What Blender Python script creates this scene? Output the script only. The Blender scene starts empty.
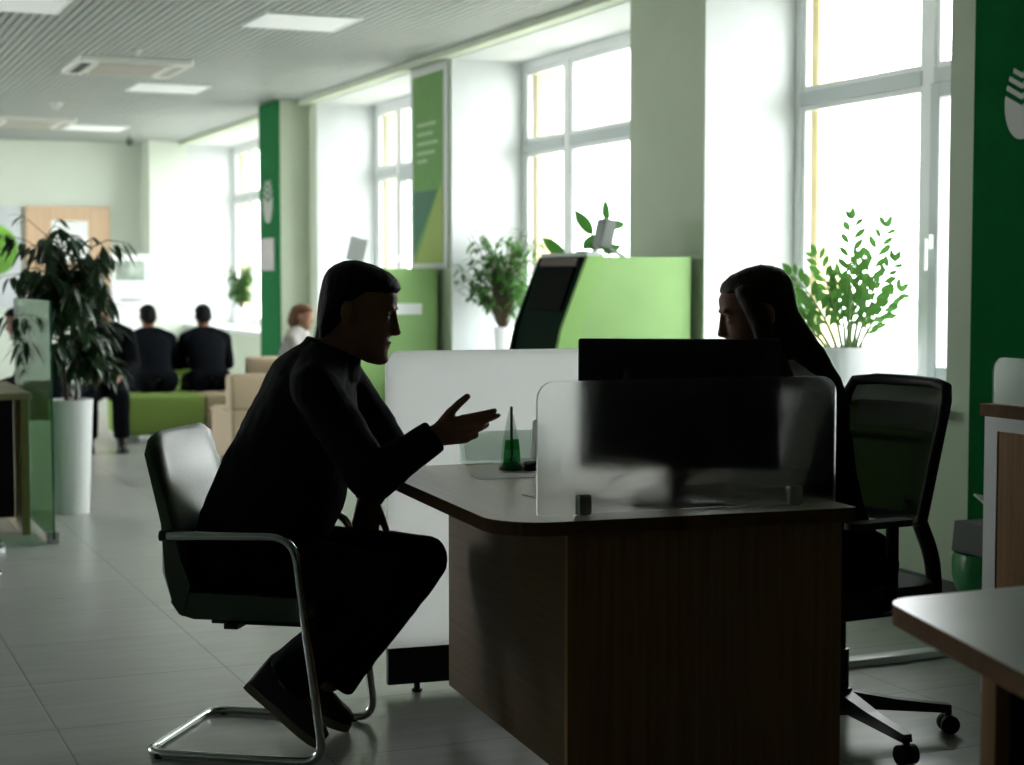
import bpy, bmesh, math, random
from mathutils import Vector, Matrix, noise
R = math.radians
V = Vector
SC = bpy.context.scene
COL = SC.collection

# ------------------------------------------------------------------ camera, sky, exposure
cam_d = bpy.data.cameras.new('camera')
cam = bpy.data.objects.new('camera', cam_d); COL.objects.link(cam)
cam.location = (0, 0, 1.35)
cam.rotation_euler = (R(90) - math.atan(104.5 / 1700), 0, R(-23.1))
cam_d.sensor_width = 36.0
cam_d.lens = 1700 / 1024 * 36.0
cam_d.clip_end = 300
cam_d.dof.use_dof = True
cam_d.dof.focus_distance = 4.85
cam_d.dof.aperture_fstop = 3.2
SC.camera = cam

world = bpy.data.worlds.new('overcast_sky'); SC.world = world
world.use_nodes = True
wn = world.node_tree
wb = wn.nodes['Background']
wb.inputs['Color'].default_value = (0.97, 0.99, 1.0, 1)
wb.inputs['Strength'].default_value = 14.0
SC.view_settings.view_transform = 'Standard'
SC.view_settings.look = 'None'
SC.view_settings.gamma = 1.0
SC.view_settings.use_curve_mapping = False
SC.view_settings.exposure = 0.0
SC.cycles.use_denoising = True
SC.cycles.max_bounces = 10
SC.cycles.diffuse_bounces = 5
SC.cycles.transmission_bounces = 10
SC.cycles.transparent_max_bounces = 16
SC.cycles.sample_clamp_indirect = 6.0
SC.cycles.caustics_refractive = True

WX = 4.45          # inner face of the window wall
GX = 5.00          # plane of the window frames
CZ = 2.97          # ceiling height
SILL = 0.80
HEAD = 2.92
OPENINGS = [(5.81, 7.855), (8.72, 11.54), (12.36, 14.93), (16.2, 20.3)]

LW = (12.5, 18.8)   # unseen glazing added in the opposite wall to light the pillars
# daylight portals: help the sky light find the windows, they give off nothing themselves
for (a, b) in OPENINGS:
    ld = bpy.data.lights.new('window_portal', 'AREA')
    ld.shape = 'RECTANGLE'; ld.size = HEAD - SILL; ld.size_y = b - a
    ld.cycles.is_portal = True
    lo = bpy.data.objects.new('window_portal', ld); COL.objects.link(lo)
    lo.location = (GX + 0.3, (a + b) / 2, (SILL + HEAD) / 2)
    lo.rotation_euler = (0, R(90), 0)

ld = bpy.data.lights.new('window_portal', 'AREA'); ld.shape = 'RECTANGLE'; ld.size = 2.45; ld.size_y = LW[1] - LW[0]
ld.cycles.is_portal = True
lo = bpy.data.objects.new('window_portal', ld); COL.objects.link(lo)
lo.location = (-5.3, sum(LW) / 2, 1.62); lo.rotation_euler = (0, R(-90), 0)

# ------------------------------------------------------------------ materials
MATS = {}
def mat(name, col, rough=0.6, metal=0.0, spec=0.5, var=0.0, scale=8.0, bump=0.0, bscale=60.0, stretch=(1, 1, 1),
        transl=0.0, emit=0.0, sheen=0.0):
    if name in MATS: return MATS[name]
    m = bpy.data.materials.new(name); m.use_nodes = True
    nt = m.node_tree; N = nt.nodes; L = nt.links
    p = N['Principled BSDF']
    p.inputs['Base Color'].default_value = (*col, 1)
    p.inputs['Roughness'].default_value = rough
    p.inputs['Metallic'].default_value = metal
    p.inputs['Specular IOR Level'].default_value = spec
    if sheen: p.inputs['Sheen Weight'].default_value = sheen
    if emit:
        p.inputs['Emission Color'].default_value = (*col, 1)
        p.inputs['Emission Strength'].default_value = emit
    if var or bump:
        tc = N.new('ShaderNodeTexCoord'); mp = N.new('ShaderNodeMapping')
        mp.inputs['Scale'].default_value = stretch
        L.new(tc.outputs['Object'], mp.inputs['Vector'])
    if var:
        nz = N.new('ShaderNodeTexNoise'); nz.inputs['Scale'].default_value = scale
        nz.inputs['Detail'].default_value = 5
        L.new(mp.outputs['Vector'], nz.inputs['Vector'])
        rp = N.new('ShaderNodeValToRGB')
        rp.color_ramp.elements[0].position = 0.3; rp.color_ramp.elements[1].position = 0.7
        rp.color_ramp.elements[0].color = (*[c * (1 - var) for c in col], 1)
        rp.color_ramp.elements[1].color = (*[min(1, c * (1 + var)) for c in col], 1)
        L.new(nz.outputs['Fac'], rp.inputs['Fac'])
        L.new(rp.outputs['Color'], p.inputs['Base Color'])
    if bump:
        nb = N.new('ShaderNodeTexNoise'); nb.inputs['Scale'].default_value = bscale
        nb.inputs['Detail'].default_value = 4
        L.new(mp.outputs['Vector'], nb.inputs['Vector'])
        bp = N.new('ShaderNodeBump'); bp.inputs['Strength'].default_value = bump
        bp.inputs['Distance'].default_value = 0.01
        L.new(nb.outputs['Fac'], bp.inputs['Height']); L.new(bp.outputs['Normal'], p.inputs['Normal'])
    if transl:
        tr = N.new('ShaderNodeBsdfTranslucent'); mx = N.new('ShaderNodeMixShader')
        tr.inputs['Color'].default_value = (*[min(1, c * 1.6) for c in col], 1)
        mx.inputs['Fac'].default_value = transl
        L.new(p.outputs['BSDF'], mx.inputs[1]); L.new(tr.outputs['BSDF'], mx.inputs[2])
        L.new(mx.outputs['Shader'], N['Material Output'].inputs['Surface'])
    MATS[name] = m
    return m

def wood(name, dark, light, rough=0.4, axis='Z', scale=1.0, spec=0.15):
    """streaked laminate: the grain runs along the given object axis"""
    if name in MATS: return MATS[name]
    m = bpy.data.materials.new(name); m.use_nodes = True
    nt = m.node_tree; N = nt.nodes; L = nt.links; p = N['Principled BSDF']
    p.inputs['Roughness'].default_value = rough; p.inputs['Specular IOR Level'].default_value = spec
    tc = N.new('ShaderNodeTexCoord'); mp = N.new('ShaderNodeMapping')
    s = {'X': (1.2, 40, 40), 'Y': (40, 1.2, 40), 'Z': (40, 40, 1.2)}[axis]
    mp.inputs['Scale'].default_value = [v * scale for v in s]
    L.new(tc.outputs['Object'], mp.inputs['Vector'])
    nz = N.new('ShaderNodeTexNoise'); nz.inputs['Scale'].default_value = 1.6; nz.inputs['Detail'].default_value = 6
    nz.inputs['Roughness'].default_value = 0.6
    L.new(mp.outputs['Vector'], nz.inputs['Vector'])
    rp = N.new('ShaderNodeValToRGB')
    rp.color_ramp.elements[0].position = 0.32; rp.color_ramp.elements[1].position = 0.68
    rp.color_ramp.elements[0].color = (*dark, 1); rp.color_ramp.elements[1].color = (*light, 1)
    L.new(nz.outputs['Fac'], rp.inputs['Fac']); L.new(rp.outputs['Color'], p.inputs['Base Color'])
    bp = N.new('ShaderNodeBump'); bp.inputs['Strength'].default_value = 0.08; bp.inputs['Distance'].default_value = 0.002
    L.new(nz.outputs['Fac'], bp.inputs['Height']); L.new(bp.outputs['Normal'], p.inputs['Normal'])
    MATS[name] = m
    return m

def frosted(name, col, rough):
    m = bpy.data.materials.new(name); m.use_nodes = True
    p = m.node_tree.nodes['Principled BSDF']
    p.inputs['Base Color'].default_value = (*col, 1)
    p.inputs['Roughness'].default_value = rough
    p.inputs['Transmission Weight'].default_value = 1.0
    p.inputs['IOR'].default_value = 1.17
    MATS[name] = m
    return m

def clear_glass(name, tint, gloss=0.05, rough=0.02):
    m = bpy.data.materials.new(name); m.use_nodes = True
    nt = m.node_tree; N = nt.nodes; L = nt.links
    N.remove(N['Principled BSDF'])
    t = N.new('ShaderNodeBsdfTransparent'); t.inputs['Color'].default_value = (*tint, 1)
    g = N.new('ShaderNodeBsdfGlossy'); g.inputs['Roughness'].default_value = rough
    fr = N.new('ShaderNodeLayerWeight'); fr.inputs['Blend'].default_value = 0.12
    ml = N.new('ShaderNodeMath'); ml.operation = 'MULTIPLY_ADD'
    ml.inputs[1].default_value = 0.6; ml.inputs[2].default_value = gloss
    L.new(fr.outputs['Fresnel'], ml.inputs[0])
    mx = N.new('ShaderNodeMixShader')
    L.new(ml.outputs[0], mx.inputs['Fac'])
    L.new(t.outputs['BSDF'], mx.inputs[1]); L.new(g.outputs['BSDF'], mx.inputs[2])
    L.new(mx.outputs['Shader'], N['Material Output'].inputs['Surface'])
    MATS[name] = m
    return m

def tile_floor():
    m = bpy.data.materials.new('grey_porcelain_tile'); m.use_nodes = True
    nt = m.node_tree; N = nt.nodes; L = nt.links; p = N['Principled BSDF']
    tc = N.new('ShaderNodeTexCoord'); mp = N.new('ShaderNodeMapping')
    mp.inputs['Location'].default_value = (-0.715, -5.15, 0)
    L.new(tc.outputs['Object'], mp.inputs['Vector'])
    br = N.new('ShaderNodeTexBrick')
    br.offset = 0.0; br.squash = 1.0
    br.inputs['Scale'].default_value = 1.0
    br.inputs['Brick Width'].default_value = 0.66
    br.inputs['Row Height'].default_value = 0.612
    br.inputs['Mortar Size'].default_value = 0.0035
    br.inputs['Mortar Smooth'].default_value = 0.2
    br.inputs['Color1'].default_value = (0.37, 0.385, 0.37, 1)
    br.inputs['Color2'].default_value = (0.40, 0.41, 0.395, 1)
    br.inputs['Mortar'].default_value = (0.18, 0.19, 0.18, 1)
    L.new(mp.outputs['Vector'], br.inputs['Vector'])
    ms = N.new('ShaderNodeMapping'); ms.inputs['Scale'].default_value = (1.5, 9, 1)
    L.new(tc.outputs['Object'], ms.inputs['Vector'])
    nz = N.new('ShaderNodeTexNoise'); nz.inputs['Scale'].default_value = 2.2; nz.inputs['Detail'].default_value = 7
    L.new(ms.outputs['Vector'], nz.inputs['Vector'])
    rp = N.new('ShaderNodeValToRGB')
    rp.color_ramp.elements[0].position = 0.3; rp.color_ramp.elements[1].position = 0.72
    rp.color_ramp.elements[0].color = (0.80, 0.80, 0.79, 1); rp.color_ramp.elements[1].color = (1.08, 1.07, 1.06, 1)
    L.new(nz.outputs['Fac'], rp.inputs['Fac'])
    mx = N.new('ShaderNodeMix'); mx.data_type = 'RGBA'; mx.blend_type = 'MULTIPLY'
    mx.inputs['Factor'].default_value = 1.0
    L.new(br.outputs['Color'], mx.inputs['A']); L.new(rp.outputs['Color'], mx.inputs['B'])
    L.new(mx.outputs['Result'], p.inputs['Base Color'])
    rr = N.new('ShaderNodeMapRange'); rr.inputs['To Min'].default_value = 0.24; rr.inputs['To Max'].default_value = 0.36
    L.new(nz.outputs['Fac'], rr.inputs['Value']); L.new(rr.outputs['Result'], p.inputs['Roughness'])
    bp = N.new('ShaderNodeBump'); bp.inputs['Strength'].default_value = 0.4; bp.inputs['Distance'].default_value = 0.002
    bp.invert = True
    L.new(br.outputs['Fac'], bp.inputs['Height']); L.new(bp.outputs['Normal'], p.inputs['Normal'])
    return m

M_white = mat('white_plaster', (0.60, 0.63, 0.63), 0.8, var=0.02)
M_gwall = mat('pale_green_paint', (0.56, 0.625, 0.50), 0.8, spec=0.2, var=0.03, scale=3)
M_fwall = mat('far_wall_paint', (0.62, 0.68, 0.59), 0.75, var=0.02, scale=2)
M_yell = mat('yellow_facade_paint', (0.86, 0.74, 0.42), 0.9, var=0.05)
M_green = mat('deep_green_panel', (0.003, 0.105, 0.026), 0.85, spec=0.05, var=0.05)
M_dkwall = mat('dark_green_wall', (0.03, 0.06, 0.035), 0.8, var=0.1)
M_frame = mat('white_window_plastic', (0.80, 0.83, 0.83), 0.35)
M_gframe = mat('grey_window_plastic', (0.50, 0.55, 0.55), 0.4)
M_slat = mat('white_metal_slats', (0.40, 0.43, 0.41), 0.5, spec=0.3, var=0.02)
M_gap = mat('dark_ceiling_gap', (0.16, 0.18, 0.17), 0.9)
M_base = mat('dark_grey_baseboard', (0.06, 0.065, 0.06), 0.6)
M_wood = wood('brown_desk_laminate', (0.22, 0.115, 0.042), (0.32, 0.18, 0.072), 0.55, 'Z')  # lighter than the side laminate, in place of fill light on the front
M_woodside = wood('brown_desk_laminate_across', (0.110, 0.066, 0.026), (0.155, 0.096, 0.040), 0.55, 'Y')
M_woodtop = wood('pale_desk_laminate', (0.70, 0.61, 0.52), (0.80, 0.72, 0.63), 0.30, 'Y', 1.0, 0.5)
M_woodedge = mat('brown_desk_edging', (0.13, 0.070, 0.030), 0.6, spec=0.08, var=0.15, scale=30)
M_black = mat('black_plastic', (0.008, 0.008, 0.009), 0.5, spec=0.3)
M_blackm = mat('black_metal', (0.012, 0.012, 0.012), 0.35)
M_chrome = mat('polished_chrome', (0.62, 0.64, 0.64), 0.12, metal=1.0)
M_steel = mat('brushed_steel', (0.42, 0.42, 0.40), 0.35, metal=0.9)
M_leather = mat('dark_green_leather', (0.022, 0.05, 0.024), 0.33, spec=0.7, bump=0.09, bscale=90)
M_paper = mat('white_paper', (0.85, 0.87, 0.87), 0.7, spec=0.2)
M_frost = frosted('frosted_acrylic', (0.98, 0.995, 0.99), 0.42)
M_whiteacr = mat('white_translucent_acrylic', (0.92, 0.95, 0.94), 0.35, transl=0.8)
M_pane = clear_glass('window_glass', (0.97, 0.985, 0.98), 0.03)
M_tint = clear_glass('green_tinted_glass', (0.60, 0.82, 0.67), 0.06, 0.05)
M_acryl = clear_glass('clear_acrylic', (0.80, 0.86, 0.83), 0.10)
M_gedge = mat('green_glass_edge', (0.02, 0.10, 0.055), 0.3)
M_lgreen = mat('light_green_plastic', (0.25, 0.43, 0.15), 0.5, spec=0.3, var=0.06, scale=3)
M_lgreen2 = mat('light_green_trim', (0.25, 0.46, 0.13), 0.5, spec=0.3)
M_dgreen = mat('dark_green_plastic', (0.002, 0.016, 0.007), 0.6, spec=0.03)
M_screen = mat('dark_screen', (0.002, 0.002, 0.002), 0.5, spec=0.02)
M_grey = mat('grey_metal_frame', (0.30, 0.32, 0.31), 0.5)
M_lgrey = mat('light_grey_plastic', (0.55, 0.58, 0.57), 0.45)
M_ceram = mat('white_planter_plastic', (0.82, 0.84, 0.84), 0.35)
M_soil = mat('dark_soil', (0.03, 0.022, 0.015), 0.95, bump=0.8, bscale=80)
M_stem = mat('brown_stem', (0.07, 0.05, 0.028), 0.8)
M_gstem = mat('green_stem', (0.10, 0.19, 0.05), 0.6)
M_leafd = mat('dark_leaf', (0.014, 0.040, 0.012), 0.38, transl=0.12, var=0.35, scale=5)
M_leaf = mat('mid_green_leaf', (0.045, 0.13, 0.025), 0.4, transl=0.35, var=0.3, scale=8)
M_leafz = mat('fresh_green_leaf', (0.05, 0.14, 0.025), 0.35, transl=0.26, var=0.35, scale=7)
M_sofag = mat('olive_green_upholstery', (0.17, 0.26, 0.045), 0.7, bump=0.1, bscale=120)
M_sofat = mat('tan_upholstery', (0.42, 0.33, 0.22), 0.7, bump=0.1, bscale=120)
M_tanwood = wood('light_wood_board', (0.58, 0.40, 0.26), (0.66, 0.48, 0.33), 0.5, 'Z', 0.4)
M_skin = mat('skin', (0.19, 0.095, 0.055), 0.6, spec=0.2, var=0.08, scale=20)
M_skinl = mat('fair_skin', (0.24, 0.13, 0.085), 0.6, spec=0.2, var=0.06, scale=20)
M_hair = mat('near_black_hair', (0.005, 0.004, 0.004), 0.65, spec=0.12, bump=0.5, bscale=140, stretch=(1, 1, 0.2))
M_hairb = mat('dark_brown_hair', (0.022, 0.012, 0.007), 0.5, spec=0.2, bump=0.4, bscale=120, stretch=(1, 1, 0.08))
M_hairr = mat('reddish_hair', (0.10, 0.045, 0.022), 0.6, spec=0.2, bump=0.3, bscale=120)
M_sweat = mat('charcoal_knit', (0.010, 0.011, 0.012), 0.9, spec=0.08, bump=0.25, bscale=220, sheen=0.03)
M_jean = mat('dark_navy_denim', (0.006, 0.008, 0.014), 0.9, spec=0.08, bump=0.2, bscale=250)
M_suit = mat('black_suit_wool', (0.004, 0.005, 0.007), 0.9, spec=0.06)
M_shoe = mat('black_shoe_leather', (0.008, 0.008, 0.008), 0.5)
M_sole = mat('grey_rubber_sole', (0.16, 0.145, 0.115), 0.7)
M_wshirt = mat('white_shirt_cotton', (0.82, 0.83, 0.82), 0.85, transl=0.35)
M_gtop = mat('pale_grey_top', (0.26, 0.245, 0.235), 0.9, spec=0.1)
M_mesh = mat('dark_green_chair_mesh', (0.045, 0.080, 0.022), 0.8, spec=0.1, transl=0.35, bump=0.3, bscale=300)
def see_through(m, fac):
    N = m.node_tree.nodes; L = m.node_tree.links; out = N['Material Output']
    src = out.inputs['Surface'].links[0].from_socket
    t = N.new('ShaderNodeBsdfTransparent'); mx = N.new('ShaderNodeMixShader'); mx.inputs['Fac'].default_value = fac
    L.new(src, mx.inputs[1]); L.new(t.outputs['BSDF'], mx.inputs[2]); L.new(mx.outputs['Shader'], out.inputs['Surface'])
see_through(M_mesh, .10)
M_meshlit = mat('backlit_chair_mesh', (0.16, 0.18, 0.14), 0.7, transl=0.4, bump=0.3, bscale=300)  # paler than the mesh, standing in for window light behind it
see_through(M_meshlit, .30)
M_lamp = mat('lamp_diffuser', (0.80, 0.83, 0.82), 0.7, spec=0.2, emit=0.28)
M_acw = mat('cassette_white', (0.72, 0.74, 0.70), 0.5)
M_acb = mat('cassette_grille', (0.42, 0.40, 0.35), 0.6)
M_acrg = clear_glass('green_acrylic', (0.10, 0.55, 0.25), 0.06)
M_acrs = mat('green_stand_base', (0.01, 0.18, 0.05), 0.2)
M_emb = mat('pale_emblem', (0.42, 0.43, 0.40), 0.5)
M_floor = tile_floor()
M_bangreen = mat('banner_green', (0.10, 0.26, 0.05), 0.5, var=0.06)
M_bandark = mat('banner_dark_green', (0.02, 0.13, 0.07), 0.5)
M_banlime = mat('banner_lime', (0.24, 0.34, 0.06), 0.5)
M_bag = mat('green_bin_bag', (0.03, 0.28, 0.08), 0.25, transl=0.3, bump=0.6, bscale=18)

# ------------------------------------------------------------------ mesh kit
class MB:
    def __init__(s): s.bm = bmesh.new(); s.mi = 0
    def _v(s, pts): return [s.bm.verts.new(p) for p in pts]
    def _f(s, vs):
        try:
            f = s.bm.faces.new(vs); f.material_index = s.mi; return f
        except ValueError: return None
    def box(s, c, size, rot=None, bev=0.0, seg=2):
        x, y, z = [v / 2 for v in size]
        M = Matrix.Translation(c) @ (rot.to_4x4() if rot is not None else Matrix())
        vs = s._v([M @ V(p) for p in ((-x,-y,-z),(x,-y,-z),(x,y,-z),(-x,y,-z),(-x,-y,z),(x,-y,z),(x,y,z),(-x,y,z))])
        fs = [s._f([vs[i] for i in q]) for q in ((3,2,1,0),(4,5,6,7),(0,1,5,4),(1,2,6,5),(2,3,7,6),(3,0,4,7))]
        if bev > 0:
            es = list({e for f in fs for e in f.edges})
            r = bmesh.ops.bevel(s.bm, geom=es, offset=bev, segments=seg, affect='EDGES', profile=0.5)
            for f in r['faces']: f.material_index = s.mi
        return s
    def bb(s, x0, x1, y0, y1, z0, z1, bev=0.0):
        return s.box(((x0+x1)/2, (y0+y1)/2, (z0+z1)/2), (abs(x1-x0), abs(y1-y0), abs(z1-z0)), None, bev)
    def loft(s, rings, cap=True, closed=True):
        rs = [s._v(r) for r in rings]
        n = len(rs[0])
        for a, b in zip(rs, rs[1:]):
            for i in range(n if closed else n - 1):
                j = (i + 1) % n
                s._f([a[i], a[j], b[j], b[i]])
        if cap:
            s._f(list(reversed(rs[0]))); s._f(rs[-1])
        return s
    def prism(s, poly, d, M=None):
        """poly of (u, v) points extruded by d along local z, placed by M"""
        M = M or Matrix()
        a = [M @ V((p[0], p[1], 0)) for p in poly]; b = [M @ V((p[0], p[1], d)) for p in poly]
        return s.loft([a, b])
    def tube(s, pts, r, n=12, closed=False, cap=True):
        pts = [V(p) for p in pts]
        rad = r if isinstance(r, (list, tuple)) else [r] * len(pts)
        rings = []; up = None
        for i, p in enumerate(pts):
            t = ((pts[min(i+1, len(pts)-1)] - p).normalized() + (p - pts[max(i-1, 0)]).normalized())
            t = t.normalized() if t.length > 1e-6 else V((0, 0, 1))
            if up is None:
                up = V((0, 0, 1)) if abs(t.z) < 0.9 else V((1, 0, 0))
            x = t.cross(up).normalized(); up = x.cross(t).normalized()
            rings.append([p + (x * math.cos(k * 2 * math.pi / n) + up * math.sin(k * 2 * math.pi / n)) * rad[i] for k in range(n)])
        return s.loft(rings, cap)
    def cyl(s, p0, p1, r0, r1=None, n=24):
        return s.tube([p0, p1], [r0, r0 if r1 is None else r1], n)
    def lathe(s, prof, c=(0, 0, 0), n=40):
        rings = [[(c[0] + r * math.cos(k * 2 * math.pi / n), c[1] + r * math.sin(k * 2 * math.pi / n), c[2] + z) for k in range(n)] for r, z in prof]
        return s.loft(rings)
    def ell(s, c, rad, rot=None, nu=20, nv=12):
        M = Matrix.Translation(c) @ (rot.to_4x4() if rot is not None else Matrix()) @ Matrix.Diagonal((*rad, 1))
        rings = []
        for j in range(1, nv):
            ph = math.pi * j / nv
            rings.append([M @ V((math.sin(ph) * math.cos(2*math.pi*i/nu), math.sin(ph) * math.sin(2*math.pi*i/nu), -math.cos(ph))) for i in range(nu)])
        rs = [s._v(r) for r in rings]
        for a, b in zip(rs, rs[1:]):
            for i in range(nu): s._f([a[i], a[(i+1) % nu], b[(i+1) % nu], b[i]])
        lo = s.bm.verts.new(M @ V((0, 0, -1))); hi = s.bm.verts.new(M @ V((0, 0, 1)))
        for i in range(nu):
            s._f([lo, rs[0][(i+1) % nu], rs[0][i]]); s._f([hi, rs[-1][i], rs[-1][(i+1) % nu]])
        return s
    def seg(s, p0, r0, p1, r1, c0=True, c1=True, n=18):
        p0, p1 = V(p0), V(p1)
        if c0: s.ell(p0, (r0,) * 3, nu=n, nv=10)
        if c1: s.ell(p1, (r1,) * 3, nu=n, nv=10)
        return s.tube([p0, p1], [r0, r1], n)
    def chain(s, pts, rad, c0=True, c1=True):
        for i in range(len(pts) - 1):
            s.seg(pts[i], rad[i], pts[i+1], rad[i+1], c0 if i == 0 else True, c1 if i == len(pts) - 2 else True)
        return s
    def build(s, name, m, parent=None, smooth=None, loc=None, rotz=0.0):
        bmesh.ops.recalc_face_normals(s.bm, faces=s.bm.faces)
        me = bpy.data.meshes.new(name); s.bm.to_mesh(me); s.bm.free()
        for mm in (m if isinstance(m, (list, tuple)) else [m]): me.materials.append(mm)
        o = bpy.data.objects.new(name, me); COL.objects.link(o)
        if parent: o.parent = parent
        if loc: o.location = loc
        if rotz: o.rotation_euler.z = rotz
        if smooth is not None:
            for p in me.polygons: p.use_smooth = True
            if smooth < 180: me.set_sharp_from_angle(angle=R(smooth))
        return o

def blob(s, name, m, parent=None, voxel=0.006, smooth=4, wrinkle=0.0, wscale=(9, 9, 9), seed=0):
    """fuse the overlapping shapes gathered in s into one continuous surface"""
    bmesh.ops.recalc_face_normals(s.bm, faces=s.bm.faces)
    me = bpy.data.meshes.new('tmp'); s.bm.to_mesh(me); s.bm.free()
    o = bpy.data.objects.new('tmp', me); COL.objects.link(o)
    r = o.modifiers.new('r', 'REMESH'); r.mode = 'VOXEL'; r.voxel_size = voxel
    sm = o.modifiers.new('s', 'SMOOTH'); sm.factor = 0.5; sm.iterations = smooth
    dg = bpy.context.evaluated_depsgraph_get()
    nm = bpy.data.meshes.new_from_object(o.evaluated_get(dg))
    bpy.data.objects.remove(o); bpy.data.meshes.remove(me)
    nm.name = name
    if wrinkle:
        off = V((seed * 3.1, seed * 1.7, seed))
        no = [v.normal.copy() for v in nm.vertices]
        for v, n in zip(nm.vertices, no):
            q = V((v.co.x * wscale[0], v.co.y * wscale[1], v.co.z * wscale[2])) + off
            d = noise.noise(q) + 0.5 * noise.noise(q * 2.3)
            v.co += n * d * wrinkle
    nm.materials.clear(); nm.materials.append(m)
    for p in nm.polygons: p.use_smooth = True
    ob = bpy.data.objects.new(name, nm); COL.objects.link(ob)
    if parent: ob.parent = parent
    return ob

def thing(name, label, cat, loc=(0, 0, 0), rotz=0.0, group=None):
    o = bpy.data.objects.new(name, None); COL.objects.link(o)
    o.empty_display_size = 0.1
    o.location = loc; o.rotation_euler = (0, 0, rotz)
    o['label'] = label; o['category'] = cat
    if group: o['group'] = group
    return o
def tag(o, label, cat, group=None):
    o['label'] = label; o['category'] = cat
    if group: o['group'] = group
    return o
def struct(o, label=None, cat=None):
    o['kind'] = 'structure'
    if label: o['label'] = label
    if cat: o['category'] = cat
    return o
def dup(root, loc, rotz, label, group=None):
    r = root.copy(); COL.objects.link(r); r.location = loc; r.rotation_euler = (0, 0, rotz)
    r['label'] = label
    if group: r['group'] = group
    for ch in list(root.children):
        c = ch.copy(); COL.objects.link(c); c.parent = r
        for g in list(ch.children):
            d = g.copy(); COL.objects.link(d); d.parent = c
    return r
def rrect(w, h, r, n=6, corners=(1, 1, 1, 1)):
    """rounded rectangle from (0,0) to (w,h); corners: bl, br, tr, tl"""
    pts = []
    for (cx, cy, a, on) in ((r, r, 180, corners[0]), (w-r, r, 270, corners[1]), (w-r, h-r, 0, corners[2]), (r, h-r, 90, corners[3])):
        if on:
            for k in range(n + 1):
                t = R(a + 90 * k / n); pts.append((cx + r * math.cos(t), cy + r * math.sin(t)))
        else:
            pts.append((0 if cx == r else w, 0 if cy == r else h))
    return pts
def basis(x, y, z, o=(0, 0, 0)):
    M = Matrix.Identity(4)
    for i, a in enumerate((x, y, z)):
        for k in range(3): M[k][i] = a[k]
    for k in range(3): M[k][3] = o[k]
    return M
def arc(c, r, a0, a1, n, plane='xz', y=0):
    return [(c[0] + r * math.cos(R(a0 + (a1-a0)*k/n)), y, c[1] + r * math.sin(R(a0 + (a1-a0)*k/n))) for k in range(n + 1)]
def fillet(pts, r, n=6):
    """round the inner corners of a 3-D polyline"""
    pts = [V(p) for p in pts]; out = [pts[0]]
    for a, b, c in zip(pts, pts[1:], pts[2:]):
        u = (a - b); w = (c - b)
        k = min(r, u.length * 0.49, w.length * 0.49)
        p0 = b + u.normalized() * k; p1 = b + w.normalized() * k
        for i in range(n + 1):
            t = i / n
            out.append(p0 * (1-t)**2 + b * 2*t*(1-t) + p1 * t*t)
    out.append(pts[-1])
    return out

# ------------------------------------------------------------------ the room
m = MB(); m.bb(-5.15, WX + 0.9, -6, 21.1, -0.08, 0)
struct(m.build('floor', M_floor))
m = MB(); m.mi = 1; m.bb(-5.15, WX + 0.9, -6, 21.1, CZ + 0.03, CZ + 0.12); m.mi = 0
x = -5.0
while x < WX - 0.05:
    m.bb(x, x + 0.040, -5.9, 20.8, CZ, CZ + 0.02); x += 0.055
struct(m.build('ceiling', [M_slat, M_gap]))
m = MB()      # opposite wall, opened for a long unseen glazed front added for its daylight
m.bb(-5.15, -5, -6, LW[0], 0, CZ + 0.1); m.bb(-5.15, -5, LW[1], 21.1, 0, CZ + 0.1)
m.bb(-5.15, -5, *LW, 0, 0.4); m.bb(-5.15, -5, *LW, 2.85, CZ + 0.1)
struct(m.build('wall_left', M_fwall))
m = MB()
y = LW[0]
while y <= LW[1] + 0.01:
    m.bb(-5.12, -5.04, y - 0.04, y + 0.04, 0.4, 2.85); y += (LW[1] - LW[0]) / 8
m.bb(-5.12, -5.04, *LW, 0.4, 0.47); m.bb(-5.12, -5.04, *LW, 2.78, 2.85)
struct(m.build('window_5', M_frame))  # frame of the added glazing, out of view
m = MB(); m.bb(-6, WX + 0.9, -6.15, -6, 0, CZ + 0.1); struct(m.build('wall_back', M_dkwall))
m = MB(); m.bb(-6, WX + 0.9, 20.8, 20.95, 0, CZ + 0.1); struct(m.build('wall_far', M_fwall))

m = MB()      # the window wall with four deep openings; white reveals, yellow outside skin
sol = [(-6, 5.81), (7.855, 8.72), (11.54, 12.36), (14.93, 16.2), (20.3, 20.8)]
for a, b in sol: m.bb(WX, 5.07, a, b, 0, CZ + 0.1)
for a, b in OPENINGS:
    m.bb(WX, 5.07, a, b, 0, SILL - 0.042); m.bb(WX, 5.07, a, b, HEAD, CZ + 0.1)
m.bm.normal_update()
for f in m.bm.faces:
    n = f.normal; c = f.calc_center_median()
    if abs(n.y) > 0.9 or (n.z < -0.9 and c.z > 2): f.material_index = 1
m.mi = 2
for a, b in sol: m.bb(5.07, 5.21, a - (0.12 if a > 0 else 0), b + 0.12, 0, CZ + 0.6)
for a, b in OPENINGS:
    m.bb(5.07, 5.21, a, b, 0, SILL - 0.06); m.bb(5.07, 5.21, a, b, HEAD - 0.06, CZ + 0.6)
struct(m.build('wall_right', [M_gwall, M_white, M_yell]))
m = MB()
m.bb(WX - 0.10, WX, -6, 20.8, CZ - 0.045, CZ)
struct(m.build('trim_1', M_gwall))                      # thin cornice under the ceiling
m = MB(); m.bb(WX - 0.02, WX, -6, 20.8, 0, 0.085); struct(m.build('baseboard_right', M_base))
m = MB(); m.bb(-5, 3.99, 20.78, 20.8, 0, 0.085); struct(m.build('baseboard_far', M_base))
m = MB(); m.bb(4.18, WX, 15.2, 15.85, 0, CZ); struct(m.build('trim_2', M_gwall))     # pillar by the third window
m = MB(); m.bb(3.99, WX, 20.3, 20.8, 0, CZ); struct(m.build('trim_3', M_fwall))      # pillar in the far corner

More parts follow.
